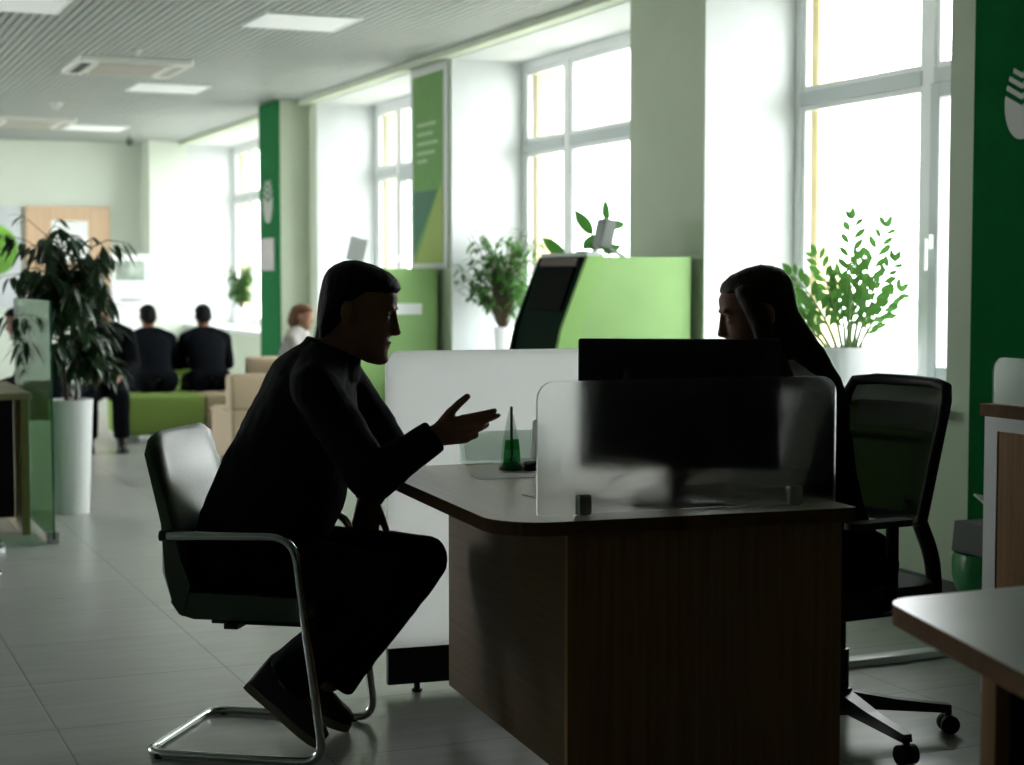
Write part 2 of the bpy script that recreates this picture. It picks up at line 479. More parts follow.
def sill(i, a, b):
    m = MB(); m.prism([(WX - .07, a - .05), (WX - .001, a - .05), (WX - .001, a + .002), (GX, a + .002), (GX, b - .002),
        (WX - .001, b - .002), (WX - .001, b + .05), (WX - .07, b + .05)], .042, Matrix.Translation((0, 0, SILL - .04)))
    struct(m.build('trim_%d' % i, M_white))
for i, (a, b) in enumerate(OPENINGS): sill(4 + i, a, b)

def window(i, a, b, mull, sash=None, tz=2.30):
    w = bpy.data.objects.new('window_%d' % i, None); COL.objects.link(w); w.location = (GX, a, SILL)
    w['kind'] = 'structure'
    H = HEAD - SILL; W = b - a
    f = MB(); x0, x1 = 0.0, 0.065
    f.bb(x0, x1, 0, 0.055, 0, H, .004); f.bb(x0, x1, W - 0.055, W, 0, H, .004)
    f.bb(x0, x1, 0.055, W - .055, 0, 0.06, .004); f.bb(x0, x1, 0.055, W - .055, H - 0.065, H, .004)
    ys = [0] + [q - a for q in mull] + [W]
    for q in mull: f.bb(x0, x1, q - a - 0.045, q - a + 0.045, 0.06, H - .065, .004)
    f.build('frame', M_frame, w)
    t = MB()
    for y0, y1 in zip(ys, ys[1:]):
        t.bb(x0 - 0.006, x1, y0 + 0.05, y1 - 0.05, tz - SILL - 0.035, tz - SILL + 0.035, .004)
    t.build('transom', M_gframe, w)
    k = 0
    for y0, y1 in zip(ys, ys[1:]):
        l, r = y0 + (0.055 if y0 == 0 else 0.045), y1 - (0.055 if y1 == W else 0.045)
        for z0, z1 in ((0.06, tz - SILL - 0.035), (tz - SILL + 0.035, H - 0.065)):
            g = 0.03
            if sash is not None and k == sash and z0 < 0.1:
                s_ = MB()
                s_.bb(-0.02, 0.05, l, l + .07, z0, z1, .006); s_.bb(-0.02, 0.05, r - .07, r, z0, z1, .006)
                s_.bb(-0.02, 0.05, l + .07, r - .07, z0, z0 + .07, .006); s_.bb(-0.02, 0.05, l + .07, r - .07, z1 - .07, z1, .006)
                so = s_.build('sash', M_gframe, w)
                h = MB(); h.box((-0.035, r - 0.035, 0.72), (0.03, 0.03, 0.07), None, .006)
                h.box((-0.062, r - 0.035, 0.66), (0.02, 0.022, 0.15), None, .008)
                h.build('handle', M_frame, so)
                g = 0.07
            else:
                bd = MB()   # glazing bead
                bd.bb(0.01, 0.05, l, l + g, z0, z1, .003); bd.bb(0.01, 0.05, r - g, r, z0, z1, .003)
                bd.bb(0.01, 0.05, l + g, r - g, z0, z0 + g, .003); bd.bb(0.01, 0.05, l + g, r - g, z1 - g, z1, .003)
                bd.build('glazing_bead', M_frame, w)
            p = MB(); p.bb(0.024, 0.034, l + g, r - g, z0 + g, z1 - g); p.build('pane', M_pane, w)
        k += 1
window(1, *OPENINGS[0], [6.70], sash=0)
window(2, *OPENINGS[1], [9.5, 10.76], sash=None)
window(3, *OPENINGS[2], [13.1, 14.3], sash=1)
window(4, *OPENINGS[3], [17.6, 19.5])

m = MB(); m.bb(-80, -5.2, -30, 60, -0.6, -0.5); m.bb(5.3, 80, -30, 60, -0.6, -0.5)
struct(m.build('ground', mat('pale_pavement', (0.55, 0.54, 0.50), 0.9, var=0.1)))

# ------------------------------------------------------------------ client desk
A_D = R(-4.5)                         # the desk stands a little askew
DESK = (1.773, 3.803)
def dpt(u, v):                        # a point of the desk top in room coordinates
    return (DESK[0] + u * math.cos(A_D) - v * math.sin(A_D), DESK[1] + u * math.sin(A_D) + v * math.cos(A_D))
d = thing('service_desk', 'brown wood desk with rounded pale top between the seated man and woman', 'desk', (*DESK, 0), A_D)
def round_poly(pts, rad, n=8):
    out = []
    k = len(pts)
    for i in range(k):
        a, b, c = V((*pts[i-1], 0)), V((*pts[i], 0)), V((*pts[(i+1) % k], 0)); r = rad[i]
        if r <= 0: out.append((b.x, b.y)); continue
        u = (a - b).normalized(); w = (c - b).normalized()
        th = u.angle(w); t = r / math.tan(th / 2)
        p0 = b + u * t; p1 = b + w * t; ce = b + (u + w).normalized() * (r / math.sin(th / 2))
        a0 = math.atan2(p0.y - ce.y, p0.x - ce.x); a1 = math.atan2(p1.y - ce.y, p1.x - ce.x)
        while a1 - a0 > math.pi: a1 -= 2 * math.pi
        while a1 - a0 < -math.pi: a1 += 2 * math.pi
        for j in range(n + 1):
            t_ = a0 + (a1 - a0) * j / n
            out.append((ce.x + r * math.cos(t_), ce.y + r * math.sin(t_)))
    return out
top_poly = round_poly([(-.185, -.025), (.803, -.025), (.803, 1.30), (-.185, 1.30)], [.15, .02, .02, .06])
def slab(name, poly, z0, z1, mt, me_, parent):
    m = MB(); n = len(poly)
    b = [m.bm.verts.new((p[0], p[1], z0)) for p in poly]; t = [m.bm.verts.new((p[0], p[1], z1)) for p in poly]
    m.mi = 0; m._f(t)
    m.mi = 1; m._f(list(reversed(b)))
    for i in range(n): m._f([b[i], b[(i+1) % n], t[(i+1) % n], t[i]])
    return m.build(name, [mt, me_], parent)
slab('tabletop', top_poly, .715, .75, M_woodtop, M_woodedge, d)
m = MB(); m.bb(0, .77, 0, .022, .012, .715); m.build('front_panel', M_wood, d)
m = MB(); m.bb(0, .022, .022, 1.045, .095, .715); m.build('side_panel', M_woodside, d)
m = MB(); m.bb(.40, .755, .022, .26, .03, .70); ped = m.build('pedestal', M_wood, d)
for k, (z0, z1) in enumerate(((.04, .20), (.21, .41), (.42, .58))):
    m = MB(); m.bb(.757, .781, .03, .255, z0, z1, .003); dr = m.build('drawer', M_woodedge, d)
    m = MB(); m.bb(.781, .787, .10, .20, (z0+z1)/2 + .03, (z0+z1)/2 + .042, .002); m.build('handle', M_steel, dr)
for u in (.30, .70):
    m = MB(); m.bb(u, u + .022, 1.20, 1.29, 0, .715); m.build('leg_panel', M_wood, d)

# frosted screen on the near edge of the desk, held by two clamps
g = thing('desk_screen', 'frosted rounded screen standing on the near edge of the brown desk', 'desk screen', (*DESK, 0), A_D)
m = MB(); m.prism(rrect(.842, .336, .045, 6, (0, 0, 1, 1)), .010, basis((1, 0, 0), (0, 0, 1), (0, -1, 0), (-.057, .075, .755)))
m.build('panel', M_frost, g)
for u in (.048, .645):
    m = MB(); m.box((u + .02, .070, .777), (.038, .030, .052), None, .006); m.build('clamp', M_steel, g)
# ------------------------------------------------------------------ monitor behind the frosted screen
mo_u, mo_v = dpt(.418, .268)
t = thing('monitor', 'wide black computer monitor standing behind the frosted desk screen', 'monitor', (mo_u, mo_v, .75), R(-29))
m = MB(); m.box((0, -.012, .262), (.54, .022, .35), None, .006); m.build('casing', M_black, t)
m = MB(); m.box((0, .0005, .266), (.52, .004, .326)); m.build('screen', M_screen, t)
m = MB(); m.box((0, -.028, .27), (.30, .03, .18), None, .02, 3); m.build('back_cover', M_black, t)
m = MB(); m.box((0, -.05, .155), (.058, .022, .30), None, .008); m.build('stand_column', M_black, t)
m = MB(); m.prism(rrect(.25, .19, .04), .012, Matrix.Translation((-.125, -.145, 0))); m.build('stand_base', M_black, t)
cb = MB(); cb.tube(fillet([(-.10, -.045, .15), (-.12, -.06, .09), (-.18, -.06, .05), (-.24, -.03, .006), (-.30, .06, .005)], .06), .0045, 8)
tag(cb.build('cable', M_black, None, 60, (mo_u, mo_v, .75), R(-29)), 'thin black cable looping down beside the monitor stand', 'cable')
cb = MB(); cb.tube(fillet([(.10, -.05, .15), (.09, -.06, .10), (.0, -.05, .07), (-.08, -.08, .03), (-.17, -.10, .006), (-.27, -.02, .005)], .05), .0045, 8)
tag(cb.build('cable', M_black, None, 60, (mo_u, mo_v, .75), R(-29)), 'second cable hanging under the right half of the monitor', 'cable')

# ------------------------------------------------------------------ white partition at the end of the desk
t = thing('partition_screen', 'white rounded partition with black kick plate at the far end of the desk', 'partition', (*dpt(-.112, 1.36), 0), A_D)
m = MB(); m.prism(rrect(1.05, .965, .05, 6, (0, 0, 1, 1)), .028, basis((1, 0, 0), (0, 0, 1), (0, -1, 0), (0, .028, .15)))
m.build('board', M_whiteacr, t)
m = MB(); m.bb(0, 1.05, .002, .026, .03, .15); m.build('kick_plate', M_black, t)
for u in (.10, .95):
    m = MB(); m.lathe([(.016, 0), (.018, .008), (.010, .012), (.010, .032)], (u, .014, 0), 16); m.build('foot', M_black, t)

# ------------------------------------------------------------------ small things on the desk
o = MB(); o.prism([(0, 0), (.215, .01), (.21, .13), (.0, .12)], .0012)
tag(o.build('paper_sheet', M_paper, None, None, (*dpt(.045, .875), .7505), A_D - R(4)), 'white sheet of paper lying in front of the gesturing hand', 'paper')
o = MB(); o.prism([(0, 0), (.10, .0), (.10, .075), (.0, .075)], .003)
tag(o.build('notepad', M_paper, None, None, (*dpt(.06, .42), .7505), A_D + R(8)), 'white notepad on the desk beside the frosted screen edge', 'notepad')
t = thing('leaflet_holder', 'low pale leaflet holder standing against the white partition', 'leaflet holder', (*dpt(.13, 1.27), .75), A_D)
m = MB(); m.prism([(0, 0), (.0, .012), (.05, .012), (.075, .10), (.083, .10), (.058, 0)], .25, basis((0, 1, 0), (0, 0, 1), (1, 0, 0), (-.005, 0, 0)))
m.build('tray', M_acryl, t)
m = MB(); m.box((.12, .051, .056), (.23, .003, .095), Matrix.Rotation(R(-16), 3, 'X')); m.build('leaflet', mat('grey_print', (.60, .61, .59), .6, var=.15, scale=20, transl=.9), t)
# green acrylic triangle stand
t = thing('acrylic_stand', 'small pointed green and clear acrylic stand on the desk', 'sign stand', (*dpt(.222, 1.10), .75), A_D + R(0))
m = MB(); m.lathe([(.002, 0), (.040, 0), (.040, .006), (.032, .020), (.016, .027), (.001, .028)], (0, 0, 0), 32); m.build('base', M_acrs, t, 40)
def tri(h, w, x0, M_, nm, rot, cut=1.0):
    m = MB()
    pts = [(-w, 0), (w, 0)]
    for k in range(1, 9):
        q = k / 8 * cut; pts.append((w * (1 - q ** 1.6), h * q))
    for k in range(7 if cut == 1.0 else 8, 0, -1):
        q = k / 8 * cut; pts.append((-w * (1 - q ** 1.6), h * q))
    Rm = Matrix.Rotation(rot, 4, 'Z')
    m.prism(pts, .004, Matrix.Translation((0, 0, .015)) @ Rm @ basis((1, 0, 0), (0, 0, 1), (0, -1, 0), (0, .002 + x0, 0)))
    return m.build(nm, M_, t)
tri(.185, .042, .004, M_acryl, 'clear_panel', R(25))
tri(.19, .036, -.002, M_acrg, 'green_panel', R(25), .42)
m = MB(); m.box((0, 0, .108), (.007, .010, .18), None, .002); m.build('spine', M_blackm, t)
# white upright handset behind the screen edge, with a dark stapler
t = thing('desk_telephone', 'white upright telephone handset beside the frosted screen', 'telephone', (*dpt(.315, 1.16), .75), A_D)
m = MB(); m.box((0, 0, .012), (.09, .08, .022), None, .006); m.build('cradle', M_lgrey, t)
m = MB(); m.box((.012, 0, .085), (.026, .05, .13), Matrix.Rotation(R(4), 3, 'Y'), .012, 3); m.build('handset', M_paper, t)
t = thing('stapler', 'small black stapler on the desk near the green stand', 'stapler', (*dpt(.285, 1.06), .75), A_D + R(20))
m = MB(); m.box((0, 0, .005), (.07, .025, .01), None, .003); m.build('base', M_black, t)
m = MB(); m.box((0, 0, .02), (.068, .02, .013), Matrix.Rotation(R(-8), 3, 'Y'), .005); m.build('arm', M_black, t)
# keyboard in front of the woman
t = thing('keyboard', 'black keyboard lying behind the monitor in front of the woman', 'keyboard', (*dpt(.62, .60), .75), A_D + R(75))
m = MB(); m.box((0, 0, .009), (.40, .13, .016), None, .005); m.build('casing', M_black, t)

# ------------------------------------------------------------------ neighbouring desk in the near right corner
t = thing('side_desk', 'pale topped desk with rounded corner in the near right corner', 'desk', (1.91, 2.61, 0), 0)
nd = round_poly([(-.035, .015), (-.34, -1.1), (1.2, -1.1), (1.2, .04)], [.085, .03, .03, .03], 10)
slab('tabletop', nd, .712, .75, mat('pale_desk_glossy', (0.80, 0.78, 0.74), 0.30, spec=0.8, var=.06, scale=4), M_woodedge, t)
m = MB(); m.bb(-.10, 1.0, -.42, -.395, 0, .712); m.build('shaded_panel', M_black, t)  # panel face coloured black for the shade it lies in
m = MB(); m.bb(-.13, -.10, -.425, -.39, 0, .712); m.build('lit_panel_edge', M_wood, t)  # lit edge of that panel, its light put in as a brown strip
m = MB(); m.bb(.9, .925, -1.0, -.43, 0, .712); m.build('side_panel', M_wood, t)

# ------------------------------------------------------------------ cabinet by the green wall panel
t = thing('side_cabinet', 'wood and grey framed cabinet standing before the dark green panel', 'cabinet', (3.56, 4.445, 0), 0)
m = MB(); m.bb(-.012, .5, -1.25, .012, .905, .945, .003); m.build('worktop', M_woodedge, t)
m = MB(); m.bb(.012, .49, -1.24, -.0, .0, .905); m.build('body', M_grey, t)
m = MB(); m.bb(0, .012, -1.24, 0, .86, .905); m.bb(0, .012, -.062, 0, 0, .86); m.bb(0, .012, -1.24, -1.18, 0, .86); m.bb(0, .012, -1.18, -.062, 0, .05)
m.build('frame', M_lgrey, t)
m = MB(); m.bb(.004, .0118, -1.18, -.062, .05, .86); dd = m.build('door', M_wood, t)
m = MB(); m.bb(-.018, .004, -.70, -.685, .42, .55, .003); m.build('handle', M_steel, dd)
t = thing('counter_screen', 'small rounded glass screen on top of the grey framed cabinet', 'glass screen', (3.575, 4.42, .945), 0)
m = MB(); m.prism(rrect(1.1, .15, .05, 6, (0, 0, 0, 1)), .008, basis((0, -1, 0), (0, 0, 1), (-1, 0, 0), (0, 0, .002)))
m.build('panel', M_frost, t)
m = MB(); m.bb(-.014, .006, -.30, -.26, 0, .03, .003); m.build('clamp', M_steel, t)
t = thing('paper_tray', 'white tray with a grey card behind the cabinet glass screen', 'tray', (3.78, 4.25, .945), 0)
m = MB(); m.bb(-.1, .1, -.15, .13, 0, .022, .004); m.build('tray', M_lgrey, t)
m = MB(); m.bb(-.06, .06, -.10, .08, .023, .055, .004); m.build('card', M_paper, t)

# low white cable duct on the floor
o = MB(); o.box((0, 0, .014), (1.1, .07, .028), None, .008)
tag(o.build('cable_duct', M_frame, None, 40, (3.62, 4.93, 0), R(2)), 'white cable duct lying on the floor beyond the swivel chair', 'cable duct')

# bin with a green liner
t = thing('waste_bin', 'dark waste bin with a green liner beside the cabinet', 'bin', (4.12, 5.10, 0), 0)
m = MB(); m.lathe([(.10, .0), (.105, .01), (.125, .30), (.12, .30), (.10, .02), (.001, .015)], (0, 0, 0), 32); m.build('body', M_base, t, 40)
m = MB(); m.lathe([(.116, .18), (.128, .20), (.136, .24), (.137, .30), (.13, .325), (.121, .32), (.115, .28)], (0, 0, 0), 40)
for v in m.bm.verts:
    n_ = noise.noise(V((v.co.x * 22, v.co.y * 22, v.co.z * 14))); v.co.x *= 1 + .06 * n_; v.co.y *= 1 + .06 * n_
m.build('bin_liner', M_bag, t, 60)
m = MB(); m.prism([(-.1, -.115), (.1, -.115), (.085, .0), (-.085, .0)], .2, basis((0, 1, 0), (0, 0, 1), (1, 0, 0), (-.1, 0, .44)))
m.build('lid', M_base, t)
o = MB(); o.box((0, 0, 0), (.12, .16, .006), Matrix.Rotation(R(24), 3, 'X') @ Matrix.Rotation(R(12), 3, 'Y'))
tag(o.build('paper_sheet', M_paper, None, None, (4.12, 5.06, .50)), 'crumpled white paper poking out of the waste bin', 'paper')

# ------------------------------------------------------------------ armchair of the man
def armchair(name, label, loc, rz, leather):
    t = thing(name, label, 'armchair', loc, rz)
    for s_ in (1, -1):
        y = .25 * s_
        pts = fillet([(-.19, y, .632), (.185, y, .640), (.268, y, .013), (-.26, y, .013), (-.26, 0, .013)], .07, 7)
        m = MB(); m.tube(pts, .0125, 12); m.build('tube_frame', M_chrome, t, 60)
        m = MB(); m.tube([(-.205, y, .632), (-.185, y, .632)], .016, 14); m.build('end_cap', M_blackm, t, 60)
        for xx in (.20, -.22):
            m = MB(); m.lathe([(.012, 0), (.012, .014)], (xx, y, 0), 12); m.build('glide', M_black, t)
    back = [(-.262, .905), (-.246, .915), (-.226, .90), (-.196, .74), (-.155, .56), (-.125, .49),
            (-.16, .40), (-.20, .44), (-.222, .52), (-.222, .66)]
    m = MB()      # upholstered shell, its top corners rounded off
    for k in range(15):
        y = -.225 + .45 * k / 14; e = abs(y) / .225
        dr = .05 * max(0, (e - .72) / .28) ** 2; sh = 1 - .25 * max(0, (e - .9) / .1) ** 2
        rr = []
        for bx, bz in back:
            tz = max(0, (bz - .70) / .21)
            cx_ = -.10 - .13 * max(0, min(1, (bz - .45) / .45)) - .03
            rr.append(V((cx_ + (bx - cx_) * sh + .02 * (1 - e * e) * (bz > .5) * -.6, y, bz - dr * tz)))
        (rings if k else (rings := [])).append(rr)
    m.loft(rings)
    m.build('backrest', leather, t, 50)
    seat = [(-.19, .44), (-.165, .405), (-.12, .393), (.20, .398), (.235, .415), (.238, .44), (.21, .463), (-.10, .468), (-.17, .47)]
    m = MB(); m.prism(seat, .44, basis((1, 0, 0), (0, 0, 1), (0, -1, 0), (0, .22, 0)))
    bmesh.ops.bevel(m.bm, geom=[e for e in m.bm.edges if e.calc_face_angle(0) > R(50)], offset=.015, segments=3, affect='EDGES')
    m.build('seat', leather, t, 50)
    m = MB(); m.bb(-.08, .22, -.19, .19, .378, .394); m.bb(-.02, .02, -.25, .25, .376, .39); m.build('seat_base', M_black, t)
    for s_ in (1, -1):
        m = MB(); m.tube([(-.19, .25*s_, .632), (-.19, .19*s_, .60)], .009, 8); m.build('arm_bracket', M_blackm, t)
    return t
armchair('armchair', 'chrome framed dark green leather armchair under the seated man', (1.257, 4.808, 0), math.atan2(-.573, .82), M_leather)

# ------------------------------------------------------------------ swivel chair of the woman
BX, BY = .0332, -.0295      # star base centre, seen from the seat
CH = (2.874, 4.157); CA = math.atan2(-.10, -.995)
t = thing('swivel_chair', 'dark green mesh swivel chair with black star base under the woman', 'office chair', (*CH, 0), CA)
# local: x forward (towards the desk), y to the sitter's left
wh = []
for wp in ((2.854, 3.856), (3.154, 4.045)):
    dx, dy = wp[0] - 2.838, wp[1] - 4.183
    wh.append(math.atan2(dy, dx) - CA)
for k in range(5):
    a = (wh[0] + wh[1]) / 2 - R(35) + k * R(72)
    cx, cy = BX + .33 * math.cos(a), BY + .33 * math.sin(a)
    m = MB(); m.loft([[V((BX + math.cos(a) * r_ - math.sin(a) * w_, BY + math.sin(a) * r_ + math.cos(a) * w_, z_)) for w_, z_ in ((-hw, zl), (hw, zl), (hw * .8, zh), (-hw * .8, zh))]
        for r_, hw, zl, zh in ((.03, .030, .085, .135), (.165, .024, .075, .108), (.335, .017, .062, .085))])
    leg = m.build('leg', M_blackm, t)
    m = MB(); m.cyl((cx, cy, .045), (cx, cy, .075), .010, n=10)
    tx, ty = -math.sin(a), math.cos(a)
    for s_ in (1, -1):
        m.cyl((cx + tx*.006*s_, cy + ty*.006*s_, .0275), (cx + tx*.026*s_, cy + ty*.026*s_, .0275), .0275, n=20)
    m.build('castor', M_black, leg, 40)
m = MB(); m.cyl((BX, BY, .07), (BX, BY, .145), .045, .035); m.cyl((BX, BY, .14), (BX, BY, .26), .026); m.cyl((BX, BY, .25), (BX, BY, .38), .016)
m.build('gas_lift', M_blackm, t, 40)
m = MB(); m.box((BX, 0, .39), (.22, .20, .05), None, .015); m.build('tilt_mechanism', M_black, t)
m = MB(); m.prism(rrect(.41, .47, .09), .07, Matrix.Translation((-.13, -.235, .412)))
bmesh.ops.bevel(m.bm, geom=[e for e in m.bm.edges if e.calc_face_angle(0) > R(50)], offset=.02, segments=3, affect='EDGES')
m.build('seat', mat('green_black_seat_fabric', (.010, .016, .008), .8, bump=.2, bscale=200), t, 50)
m = MB(); m.tube(fillet([(-.02, .02, .385), (-.27, .04, .385), (-.255, .04, .52), (-.185, .02, .70)], .05), .024, 12); m.build('back_support', M_black, t, 60)
Yc = -.035
def backpt(u, v):     # u across (-1..1), v up (0..1), curved and leaning back
    z = .645 + .39 * v; wdt = .165 + .055 * min(1, v * 1.3) - (0.012 * max(0, v - .85) / .15)
    return V((-.175 - .03 * v - (.02 * max(0, v - .75) / .25) + .045 * u * u, Yc + u * wdt, z))
m = MB()
ring = [(-1 + .0, v) for v in [0, .15, .3, .45, .6, .75, .9]] + [(-.96, 1.0)] + [(u, 1.02) for u in (-.6, -.2, .2, .6)] + [(.96, 1.0)] + [(1, v) for v in [.9, .75, .6, .45, .3, .15, 0]] + [(u, -.02) for u in (.6, .2, -.2, -.6)]
pts = [backpt(u, v) for u, v in ring]; pts.append(pts[0])
m.tube(pts, .017, 10, cap=False); m.build('back_frame', M_black, t, 60)
m = MB()
NU, NV = 14, 14
for off in (0, .004):
    pass
g0 = [[m.bm.verts.new(backpt(-1 + 2*i/NU, j/NV)) for i in range(NU+1)] for j in range(NV+1)]
g1 = [[m.bm.verts.new(backpt(-1 + 2*i/NU, j/NV) + V((-.004, 0, 0))) for i in range(NU+1)] for j in range(NV+1)]
for j in range(NV):
    for i in range(NU):
        m._f([g0[j][i], g0[j][i+1], g0[j+1][i+1], g0[j+1][i]]); m._f([g1[j][i], g1[j+1][i], g1[j+1][i+1], g1[j][i+1]])
m.build('back_mesh', M_mesh, t, 60)
m = MB()      # pale patch: window light through the upper mesh, put into its colour
lp = [[backpt(-.78 + 1.56*i/8, .66 + .20*j/4) + V((.003, 0, 0)) for i in range(9)] for j in range(5)]
lv = [[m.bm.verts.new(p) for p in r] for r in lp]; lw = [[m.bm.verts.new(p + V((.003, 0, 0))) for p in r] for r in lp]
for j in range(4):
    for i in range(8):
        m._f([lv[j][i], lv[j][i+1], lv[j+1][i+1], lv[j+1][i]]); m._f([lw[j][i], lw[j+1][i], lw[j+1][i+1], lw[j][i+1]])
m.build('backlit_patch', M_meshlit, t, 60)
m = MB()
for j in (.58, .82):
    m.tube([backpt(u, j) + V((-.016, 0, 0)) for u in (-.95, -.5, 0, .5, .95)], .010, 8)
m.build('lumbar_bar', M_black, t, 60)
for s_ in (1, -1):
    m = MB(); m.tube(fillet([(.10, .20*s_, .42), (.10, .265*s_, .44), (.10, .265*s_, .665)], .04), [.018]*16, 10)
    am = m.build('arm_post', M_black, t, 60)
    m = MB(); m.prism(rrect(.22, .06, .025), .018, Matrix.Translation((.04, .265*s_ - .03, .665))); m.build('arm_pad', mat('arm_pad', (.03, .03, .03), .3), am)

# ------------------------------------------------------------------ bank terminals along the windows
def terminal(name, label, loc, rz, h=1.46, W=.62, D=.70):
    """front faces local -X; y runs along the wall; back at x = 0"""
    t = thing(name, label, 'bank terminal', loc, rz)
    prof = [(-D + .06, .0), (0, 0), (0, h), (-D + .17, h), (-D + .02, h - .37), (-D - .04, h - .60), (-D - .02, .72), (-D + .06, .66)]
    m = MB(); m.prism(prof, W, basis((1, 0, 0), (0, 0, 1), (0, -1, 0), (0, W, 0)))
    bmesh.ops.bevel(m.bm, geom=[e for e in m.bm.edges if e.calc_face_angle(0) > R(40)], offset=.008, segments=2, affect='EDGES')
    m.build('body', M_lgreen, t, 40)
    # front frame: two lighter cheeks, the dark slanted console between them
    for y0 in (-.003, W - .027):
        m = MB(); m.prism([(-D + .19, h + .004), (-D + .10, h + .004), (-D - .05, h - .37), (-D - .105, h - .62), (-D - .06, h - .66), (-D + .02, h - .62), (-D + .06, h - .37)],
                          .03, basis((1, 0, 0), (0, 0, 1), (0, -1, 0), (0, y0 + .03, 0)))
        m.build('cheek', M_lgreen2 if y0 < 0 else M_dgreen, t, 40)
    m = MB(); m.prism([(-D + .17, h), (-D + .10, h), (-D - .035, h - .37), (-D - .085, h - .62), (-D - .03, h - .64), (-D + .05, h - .37)], W - .06,
                      basis((1, 0, 0), (0, 0, 1), (0, -1, 0), (0, W - .03, 0)))
    con = m.build('console', M_dgreen, t, 40)
    ax = V((.135, 0, .37)).normalized(); nx = V((-.37, 0, .135)).normalized()
    c0 = V((-D + .035, W / 2, h - .17))
    m = MB(); m.box(c0 + nx * .004, (.012, W - .20, .24), Matrix(((nx.x, 0, ax.x), (0, 1, 0), (nx.z, 0, ax.z))), .002); m.build('screen', M_screen, con)
    m = MB(); m.box(c0 + ax * .15 + nx * .006, (.016, W - .16, .045), Matrix(((nx.x, 0, ax.x), (0, 1, 0), (nx.z, 0, ax.z))), .002)
    m.build('slot_panel', mat('dim_red_panel', (.09, .05, .045), .5), con)
    m = MB(); m.bb(-D + .10, -D + .20, .02, W - .02, h, h + .022, .004); m.build('top_strip', M_lgrey, t)
    m = MB(); m.prism([(-.035, .0), (.035, .0), (.035, .016), (-.035, .016)], .3, basis((0, 1, 0), (1, 0, 0), (0, 0, 1), (-D - .05, W / 2, .70)))
    m.build('keypad_shelf', M_steel, con)
    return t
terminal('bank_terminal', 'light green cash terminal with slanted dark console beyond the white partition', (4.40, 7.91, 0), 0)
t2 = terminal('bank_terminal', 'light green terminal seen just behind the head of the seated man', (4.40, 11.72, 0), 0, 1.42, .60, .68)
m = MB(); m.bb(-.42, -.12, -.006, -.0015, 1.085, 1.165); m.build('sticker', M_paper, t2)
# folded grey sign on the further terminal
t = thing('tilted_sign', 'small grey tilted sign standing on the terminal behind the seated man', 'sign', (3.86, 11.95, 1.4425), 0)
m = MB(); m.box((0, 0, .115), (.135, .012, .18), Matrix.Rotation(R(14), 3, 'Y') , .003); m.build('plate', M_grey, t)
m = MB(); m.bb(-.03, .04, -.05, .05, 0, .035, .004); m.build('foot', M_lgrey, t)
# grey arched bracket with cables on the near terminal
t = thing('bracket_stand', 'grey bent bracket stand on top of the cash terminal', 'stand', (4.06, 8.25, 1.4605), 0)
m = MB(); m.tube(fillet([(-.10, 0, .0), (-.03, 0, .06), (.0, 0, .10), (.02, 0, .05), (.10, -.05, .0)], .05), .010, 8); m.build('bracket', M_lgrey, t, 60)
m = MB(); m.box((0, 0, .125), (.075, .11, .16), Matrix.Rotation(R(12), 3, 'Y'), .014, 3); m.build('housing', M_grey, t, 40)

# ------------------------------------------------------------------ plants
def leaf(m, base, d, up, L, W, fold=.15, droop=.2, n=6, taper=.5):
    """one leaf blade with a midrib fold; d is its direction, up the rough normal"""
    d = V(d).normalized(); s_ = d.cross(V(up)); 
    if s_.length < 1e-4: s_ = V((1, 0, 0)).cross(d)
    s_.normalize(); u = s_.cross(d).normalized()
    rows = []
    for i in range(n + 1):
        q = i / n
        w = W * (math.sin(math.pi * min(1, q ** taper * 1.0)) ** .8) * .5 if 0 < i < n else .0006
        c = V(base) + d * (L * q) - u * (droop * L * q * q) 
        rows.append((m.bm.verts.new(c - s_ * w + u * fold * w), m.bm.verts.new(c), m.bm.verts.new(c + s_ * w + u * fold * w)))
    for a, b in zip(rows, rows[1:]):
        m._f([a[0], a[1], b[1], b[0]]); m._f([a[1], a[2], b[2], b[1]])

def round_pot(t, r0, r1, h, m_=M_ceram):
    m = MB(); m.lathe([(.001, 0), (r0, 0), (r0, .004), (r1, h - .004), (r1, h), (r1 - .012, h), (r1 - .016, h - .05), (.001, h - .05)], (0, 0, 0), 40)
    m.build('pot', m_, t, 40)
    m = MB(); m.lathe([(.001, h - .052), (r1 - .018, h - .048), (r1 - .022, h - .038), (.001, h - .030)], (0, 0, 0), 24); m.build('soil', M_soil, t, 40)

